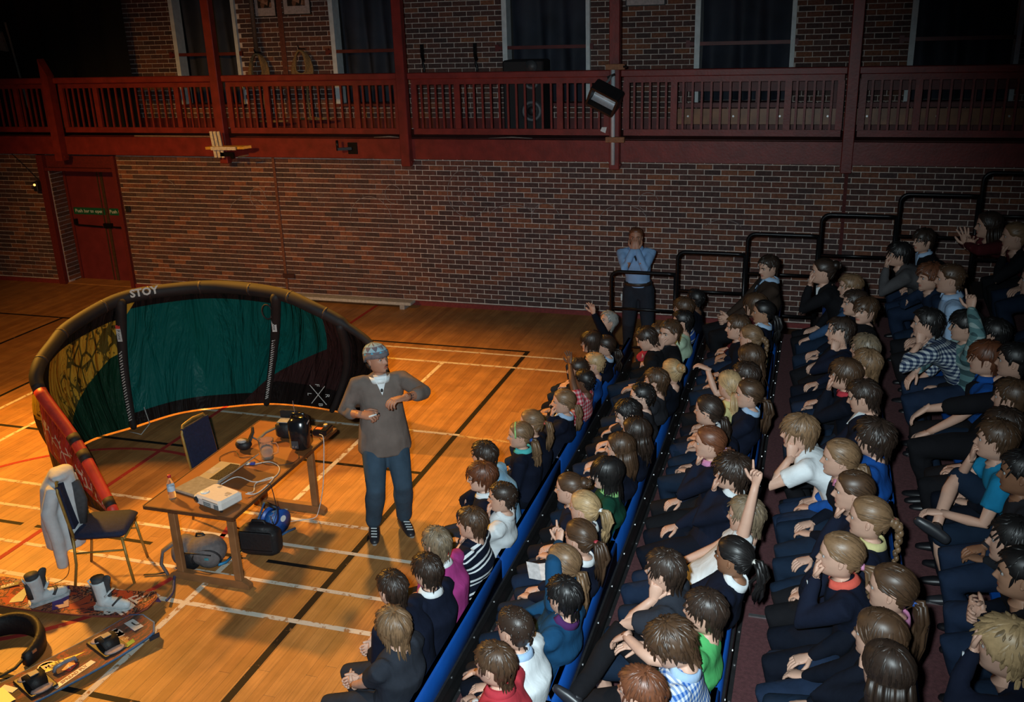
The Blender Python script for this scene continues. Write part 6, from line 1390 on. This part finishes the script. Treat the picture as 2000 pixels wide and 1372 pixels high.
 dict(head=(0.379, 8.566, 1.82), floor=0.78, hipx=0.347, yaw=185.6, gaze=(192.5, -2, 0), hair='short', hc='db', top='dknavy', label='dark-haired child hidden behind the boy facing the camera', seed=71, s=1.009, far=1, leg='legnavy'),
 dict(head=(0.355, 9.117, 1.815), floor=0.78, hipx=0.347, yaw=182.6, gaze=(185.8, -2, 0), hair='short', hc='lb', top='denim', label='fair boy in a denim blue top with his arm on his knees', seed=72, al='knee', s=1.005, far=1, leg='legnavy'),
 dict(head=(0.107, 9.21, 1.925), floor=0.78, hipx=0.347, yaw=179.7, gaze=(179.3, -2, 0), hair='updo', hc='db', top='black', label='woman with dark hair pinned back in a black jacket, hand to her face', seed=73, ad=1, s=1.1, al='mouth', vee='white', leg='black', topname='jacket', far=1),
 dict(head=(0.795, 3.425, 2.0), floor=1.04, hipx=1.185, yaw=169.6, gaze=(156.9, -2, 0), hair='curly', hc='bl', top='navy', label='blond boy with tousled hair and a hand on his forehead at the lower right', seed=74, al='brow', wcol='yellow', watch='l', s=0.937, far=1, leg='dknavy'),
 dict(head=(0.931, 4.197, 2.035), floor=1.04, hipx=1.185, yaw=172.1, gaze=(162.5, -2, 0), hair='short', hc='bk', top='dknavy', label='black-haired boy in dark clothes with a white watch, hands clasped', seed=75, al='clasp', ar='clasp', watch='l', leg='dkdenim', s=1.1, far=1),
 dict(head=(0.924, 3.925, 2.035), floor=1.04, hipx=1.185, yaw=174.0, gaze=(166.8, -2, 0), hair='short', hc='bk', top='black', label='black-haired child cut by the right frame edge below the boy with the watch', seed=76, sk='t', s=0.969, far=1, leg='legnavy'),
 dict(head=(1.012, 5.276, 2.05), floor=1.04, hipx=1.185, yaw=173.3, gaze=(165.1, -2, 0), hair='short', hc='br', top='teal', label='brown-haired boy in a turquoise polo shirt with a hand at his mouth', seed=77, ar='mouth', al=('pt', 0.784, 5.156, 1.641, 'rest'), sl='s', topname='polo_shirt', legs='cross', shorts=1, shoe='char', s=0.982, far=1, leg='legnavy'),
 dict(head=(1.064, 4.851, 2.065), floor=1.04, hipx=1.185, yaw=174.4, gaze=(167.6, -2, 0), hair='short', hc='bk', top='char', label='dark-skinned child at the right frame edge beside the turquoise polo shirt', seed=78, sk='b', watch='r', wcol='white', s=0.996, far=1, leg='dkdenim'),
 dict(head=(1.064, 5.42, 2.065), floor=1.04, hipx=1.185, yaw=170.5, gaze=(158.9, -2, 0), hair='short', hc='db', top='dknavy', label='child with dark hair half hidden behind the turquoise polo shirt', seed=79, s=0.996, far=1, leg='dknavy'),
 dict(head=(1.162, 5.809, 2.095), floor=1.04, hipx=1.185, yaw=168.2, gaze=(153.7, -2, 0), hair='short', hc='br', top='dknavy', label='child with a brown bowl haircut near the right frame edge', seed=80, s=1.023, far=1, leg='black'),
 dict(head=(1.262, 6.395, 2.125), floor=1.04, hipx=1.185, yaw=173.2, gaze=(164.8, -2, 0), hair='short', hc='bk', top='black', label='black-haired boy in a black T-shirt, cheek on his hand, arm along his thigh', seed=81, ar='cheek', al=('pt', 0.747, 6.275, 1.793, 'drop'), sl='3', leg='black', topname='t_shirt', s=1.1, far=1),
 dict(head=(1.125, 6.542, 2.08), floor=1.04, hipx=1.185, yaw=176.5, gaze=(172.2, -2, 0), hair='fringe', hc='rd', top='royal', label='ginger-fringed boy in a bright blue polo shirt', seed=82, sl='s', topname='polo_shirt', col='royal', al='knee', s=1.009, far=1, leg='legnavy'),
 dict(head=(1.086, 7.26, 2.07), floor=1.04, hipx=1.185, yaw=177.1, gaze=(173.5, -2, 0), hair='fringe', hc='bk', top='TEALCHECK', label='boy in a teal checked shirt raising a bent arm with a finger up', seed=83, al=('pt', 1.094, 7.14, 2.229, 'point'), ar=('pt', 0.785, 7.14, 1.744, 'drop'), topname='checked_shirt', leg='dkdenim', s=1.08, far=1),
 dict(head=(0.837, 7.318, 2.055), floor=1.04, hipx=1.185, yaw=176.2, gaze=(171.5, -2, 0), hair='short', hc='bk', top='GINGHAM', label='black-haired boy in a navy gingham shirt resting his cheek on his hand', seed=84, al='cheek', ar='knee', topname='gingham_shirt', sl='3', s=0.987, far=1, leg='dknavy'),
 dict(head=(1.066, 8.174, 2.175), floor=1.04, hipx=1.185, yaw=177.6, gaze=(174.6, -2, 0), hair='crop', hc='br', top='paleblue', label='young man with short hair in a pale blue shirt, side on', seed=85, ad=1, s=1.15, topname='shirt', col='paleblue', far=1, leg='black'),
 dict(head=(0.972, 8.695, 2.045), floor=1.04, hipx=1.185, yaw=190.6, gaze=(203.6, -2, 0), hair='curly', hc='au', top='dkdenim', label='auburn-haired boy in a dark blue top leaning on his hand', seed=86, ar='cheek', s=0.978, far=1, leg='legnavy'),
 dict(head=(0.774, 9.499, 2.045), floor=1.04, hipx=1.185, yaw=181.5, gaze=(183.3, -2, 0), hair='fringe', hc='bk', top='grey', label='dark-haired boy in a grey jumper with his hand over his mouth', seed=87, al='mouth', leg='dkdenim', s=1.08, far=1),
 dict(head=(1.033, 10.081, 2.055), floor=1.04, hipx=1.185, yaw=193.1, gaze=(209.1, -2, 0), hair='fringe', hc='db', top='black', label='boy with a pale blue collar and dark blazer in front of the guard rail', seed=88, col='paleblue', vee='paleblue', topname='blazer', s=0.987, far=1, leg='dkdenim'),
 dict(head=(1.287, 7.324, 2.005), floor=1.04, hipx=1.185, yaw=168.8, gaze=(155.0, -2, 0), hair='short', hc='bk', top='black', label='child with black hair below the woman with bare knees', seed=89, s=0.942, far=1, leg='dknavy'),
 dict(head=(1.515, 9.578, 2.33), floor=1.3, hipx=2.015, yaw=181.4, gaze=(183.0, -2, 0), hair='long', hc='db', top='dkred', label='woman with long dark hair in a dark red cardigan, hand raised beside her', seed=90, ad=1, s=1.08, al=('pt', 1.34, 9.458, 2.17, 'up'), ar=('pt', 1.363, 9.458, 2.152, 'up'), topname='cardigan', leg='black', far=1),
 dict(head=(1.657, 9.086, 2.34), floor=1.3, hipx=2.015, yaw=177.6, gaze=(174.7, -2, 0), hair='updo', hc='lb', top='black', label='fair-haired woman resting her chin on her hand at the upper right edge', seed=91, ad=1, s=1.05, al='chin', far=1, leg='legnavy'),
 dict(head=(1.615, 7.858, 2.275), floor=1.3, hipx=2.015, yaw=172.5, gaze=(163.4, -2, 0), hair='long', hc='db', top='navy', label='woman in a dark blue dress with bare knees at the right frame edge', seed=92, ad=1, s=1.08, al='lap', shorts=1, sl='s', topname='dress', far=1, leg='legnavy'),
]
PAT = {'STRIPE': pattern('stripe', (CC['navy'], CC['white'])), 'REDCHECK': pattern('check', ((.42,.03,.05),(.50,.16,.18),(.62,.45,.45)), 26), 'BLUECHECK': pattern('check', ((.03,.12,.42),(.25,.36,.58),(.66,.70,.75)), 40),
       'TEALCHECK': pattern('check', ((.05,.10,.11),(.12,.24,.25),(.34,.46,.45)), 11), 'GINGHAM': pattern('check', ((.012,.025,.07),(.12,.15,.20),(.45,.50,.52)), 34), 'SPORT': pattern('stripe', ((.012,.06,.32), (.55,.58,.60)))}
for d in AUDIENCE:
    d = dict(d)
    if d['top'] in PAT: d['top'] = PAT[d['top']]
    d.setdefault('leg', 'dknavy')
    person(d)
# ---- the presenter
JEAN = 'jean'
o, arm, M, hs, P, X = person(dict(head=(-3.385,6.86,1.615), floor=0, stand=1, pelvis=(-3.40,6.90,.90), feet=((-3.30,6.97,0),(-3.52,6.80,0)), yaw=-58, gaze=(-22,8,0), hair='hat', hc='db', top='greyt', sl='3', topname='sweater', untucked=1, loose=1, bulk=.98,
    ad=1, s=1.22, hk=1.0, vee='white', sk='m', leg='jean', shoe='char', laces=1, al=('pt',-3.03,6.58,1.41,'flick'), ar=('pt',-3.46,6.63,1.20,'in'), seed=900,
    label='presenter standing in a grey sweater and jeans, wearing a patterned woolly hat'))
def Wp(p): return M[:3,:3]@np.asarray(p, float)*hs+M[:3,3]
HATG = plain('knit_grey', (.16,.14,.15), .95, bump=.6, bscale=150)
m_, nt, b_ = nodes('knit_zigzag'); tc = N(nt, 'TexCoord'); sp_ = N(nt, 'SeparateXYZ'); nt.links.new(tc.outputs['UV'], sp_.inputs[0])
tri = N(nt, 'Math', operation='PINGPONG'); tri.inputs[1].default_value = .5; mu = N(nt, 'Math', operation='MULTIPLY'); mu.inputs[1].default_value = 9; nt.links.new(sp_.outputs[0], mu.inputs[0]); nt.links.new(mu.outputs[0], tri.inputs[0])
ml = N(nt, 'Math', operation='MULTIPLY'); ml.inputs[1].default_value = 2.6; nt.links.new(sp_.outputs[1], ml.inputs[0]); fr = N(nt, 'Math', operation='FRACT'); nt.links.new(ml.outputs[0], fr.inputs[0])
t2 = N(nt, 'Math', operation='MULTIPLY'); t2.inputs[1].default_value = 2; nt.links.new(tri.outputs[0], t2.inputs[0])
gt = N(nt, 'Math', operation='GREATER_THAN'); nt.links.new(t2.outputs[0], gt.inputs[0]); nt.links.new(fr.outputs[0], gt.inputs[1])
lo_ = N(nt, 'Math', operation='LESS_THAN'); lo_.inputs[1].default_value = .385; nt.links.new(sp_.outputs[1], lo_.inputs[0])
m1 = N(nt, 'MixRGB'); nt.links.new(lo_.outputs[0], m1.inputs[0]); m1.inputs[1].default_value = (.27,.42,.48,1); m1.inputs[2].default_value = (.06,.36,.52,1)
mx = N(nt, 'MixRGB'); nt.links.new(gt.outputs[0], mx.inputs[0]); nt.links.new(m1.outputs[0], mx.inputs[2]); mx.inputs[1].default_value = (.14,.12,.14,1)
nt.links.new(mx.outputs[0], b_.inputs['Base Color']); b_.inputs['Roughness'].default_value = .95
mb = MB(); rs = []; zs = np.linspace(.17, .62, 9)
for z in zs:
    u = (z-.17)/.45; q = math.sqrt(max(1-(u**2.6), .02)); a = np.arange(28)*2*np.pi/28
    P_ = np.c_[-.05+np.cos(a)*.53*q-.08*u, np.sin(a)*.43*q, np.full(28, z)]; P_[:,2] -= .20*(np.cos(a) < 0)*(-np.cos(a))*(1-u)
    rs.append(P_@M[:3,:3].T*hs+M[:3,3])
mb.rings(rs, True); me = mb.mesh('woolly_hat', m_, True, X['off'])
ul = me.uv_layers.new(name='UVMap'); ids = np.zeros(len(me.loops), int); me.loops.foreach_get('vertex_index', ids); ul.data.foreach_set('uv', np.c_[(ids % 28)/28, (ids//28)/8].ravel())
part('undershirt_neck', MB().tube([X['Nk']-X['su']*.045+X['F']*.012, X['Nk']-X['su']*.006+X['F']*.012], [.098,.088], 18), WHITE, o, True, X['off'])
hat = link('woolly_hat', me, o); hat['label'] = 'grey woolly hat with blue and white triangles'
mb = MB(); rs = []
for (z, r1) in ((.10,1.0),(.10,1.05),(.28,1.04),(.28,.99)):
    a = np.arange(28)*2*np.pi/28; P_ = np.c_[-.05+np.cos(a)*.515*r1, np.sin(a)*.42*r1, np.full(28, z)]; P_[:,2] -= .24*(np.cos(a) < 0)*(-np.cos(a))
    rs.append(P_@M[:3,:3].T*hs+M[:3,3])
part('hat_brim', MB().rings(rs, False), HATG, hat, True, X['off'])
part('goatee', MB().ell(Wp((.40,0,-.44)), (.007,.015,.013), 8, 6).tube([Wp((.445,.07,-.235)),Wp((.455,0,-.222)),Wp((.445,-.07,-.235))], .0035, 5), hair_mat('db'), o, True, X['off'])
S, E, Wr, hd = arm['l'][:4]; f_ = nrm(Wr-E)
for k, c in enumerate(('dkred','char','dkred')): part('bracelet', MB().tube([Wr-f_*(.02+.022*k), Wr-f_*(.032+.022*k)], .034, 12), plain('bracelet', CC[c], .6), o, True, X['off'])
S, E, Wr, hd = arm['r'][:4]; q = Wr+nrm(hd*.75+nrm(Wr-E)*.45)*.09+X['F']*.03
mk = thing('marker_pen', 'short white pen held in the right hand of the presenter', 'pen', tuple(q))
part('barrel', MB().tube([-X['Lf']*.02-X['F']*.0, X['Lf']*.045+np.array((0,0,.012))], .008, 8), WHITE, mk, True); part('tip', MB().tube([X['Lf']*.045+np.array((0,0,.012)), X['Lf']*.07+np.array((0,0,.019))], .006, 8), BLACK, mk, True)
part('lapel_microphone', MB().ell(tuple(X['Nk']+X['F']*.125-np.array((0,0,.10))), (.012,.012,.016), 8, 6), BLACK, o, True, X['off'])
# ---- the man standing by the rail
o, arm, M, hs, P, X = person(dict(head=(-2.11,11.74,1.60), floor=0, stand=1, pelvis=(-2.09,11.86,.90), feet=((-1.95,11.95,0),(-2.24,11.92,0)), yaw=-82, gaze=(-84,2,0), hair='crop', hc='au', top='shirt', topname='shirt', ad=1, s=1.22, col='shirt', sk='m', leg='slate',
    al='mouth', ar='mouth', seed=901, vee='char', bulk=.93, label='man standing by the brick wall in a pale blue shirt, hands pressed to his face'))
part('belt', MB().tube([P+X['su']*.075*1.22-np.array((0,0,.02)), P+X['su']*.075*1.22+np.array((0,0,.02))], .145*1.22, 18, flat=.78, hint=tuple(X['F'])), plain('belt', CC['brown'], .4), o, True, X['off'])
part('phone_clip', MB().box(P+np.array((-.20,-.06,-.10)), (.03,.03,.09)), plain('phone', (.5,.6,.62), .3), o, False, X['off'])
# ---- paper held in the second row
pp = tag(link('leaflet', MB().box((-.045,0,0), (.09,.15,.002), rot=Matrix.Rotation(R(12),3,'Y')).box((.04,0,0), (.09,.15,.002), rot=Matrix.Rotation(R(-10),3,'Y')).mesh('leaflet', plain('paper', (.72,.72,.74), .7)), None, (-1.52,5.18,.90)), 'folded white leaflet held out over the back of the front bench', 'leaflet'); pp.rotation_euler = (R(12), R(8), R(25))
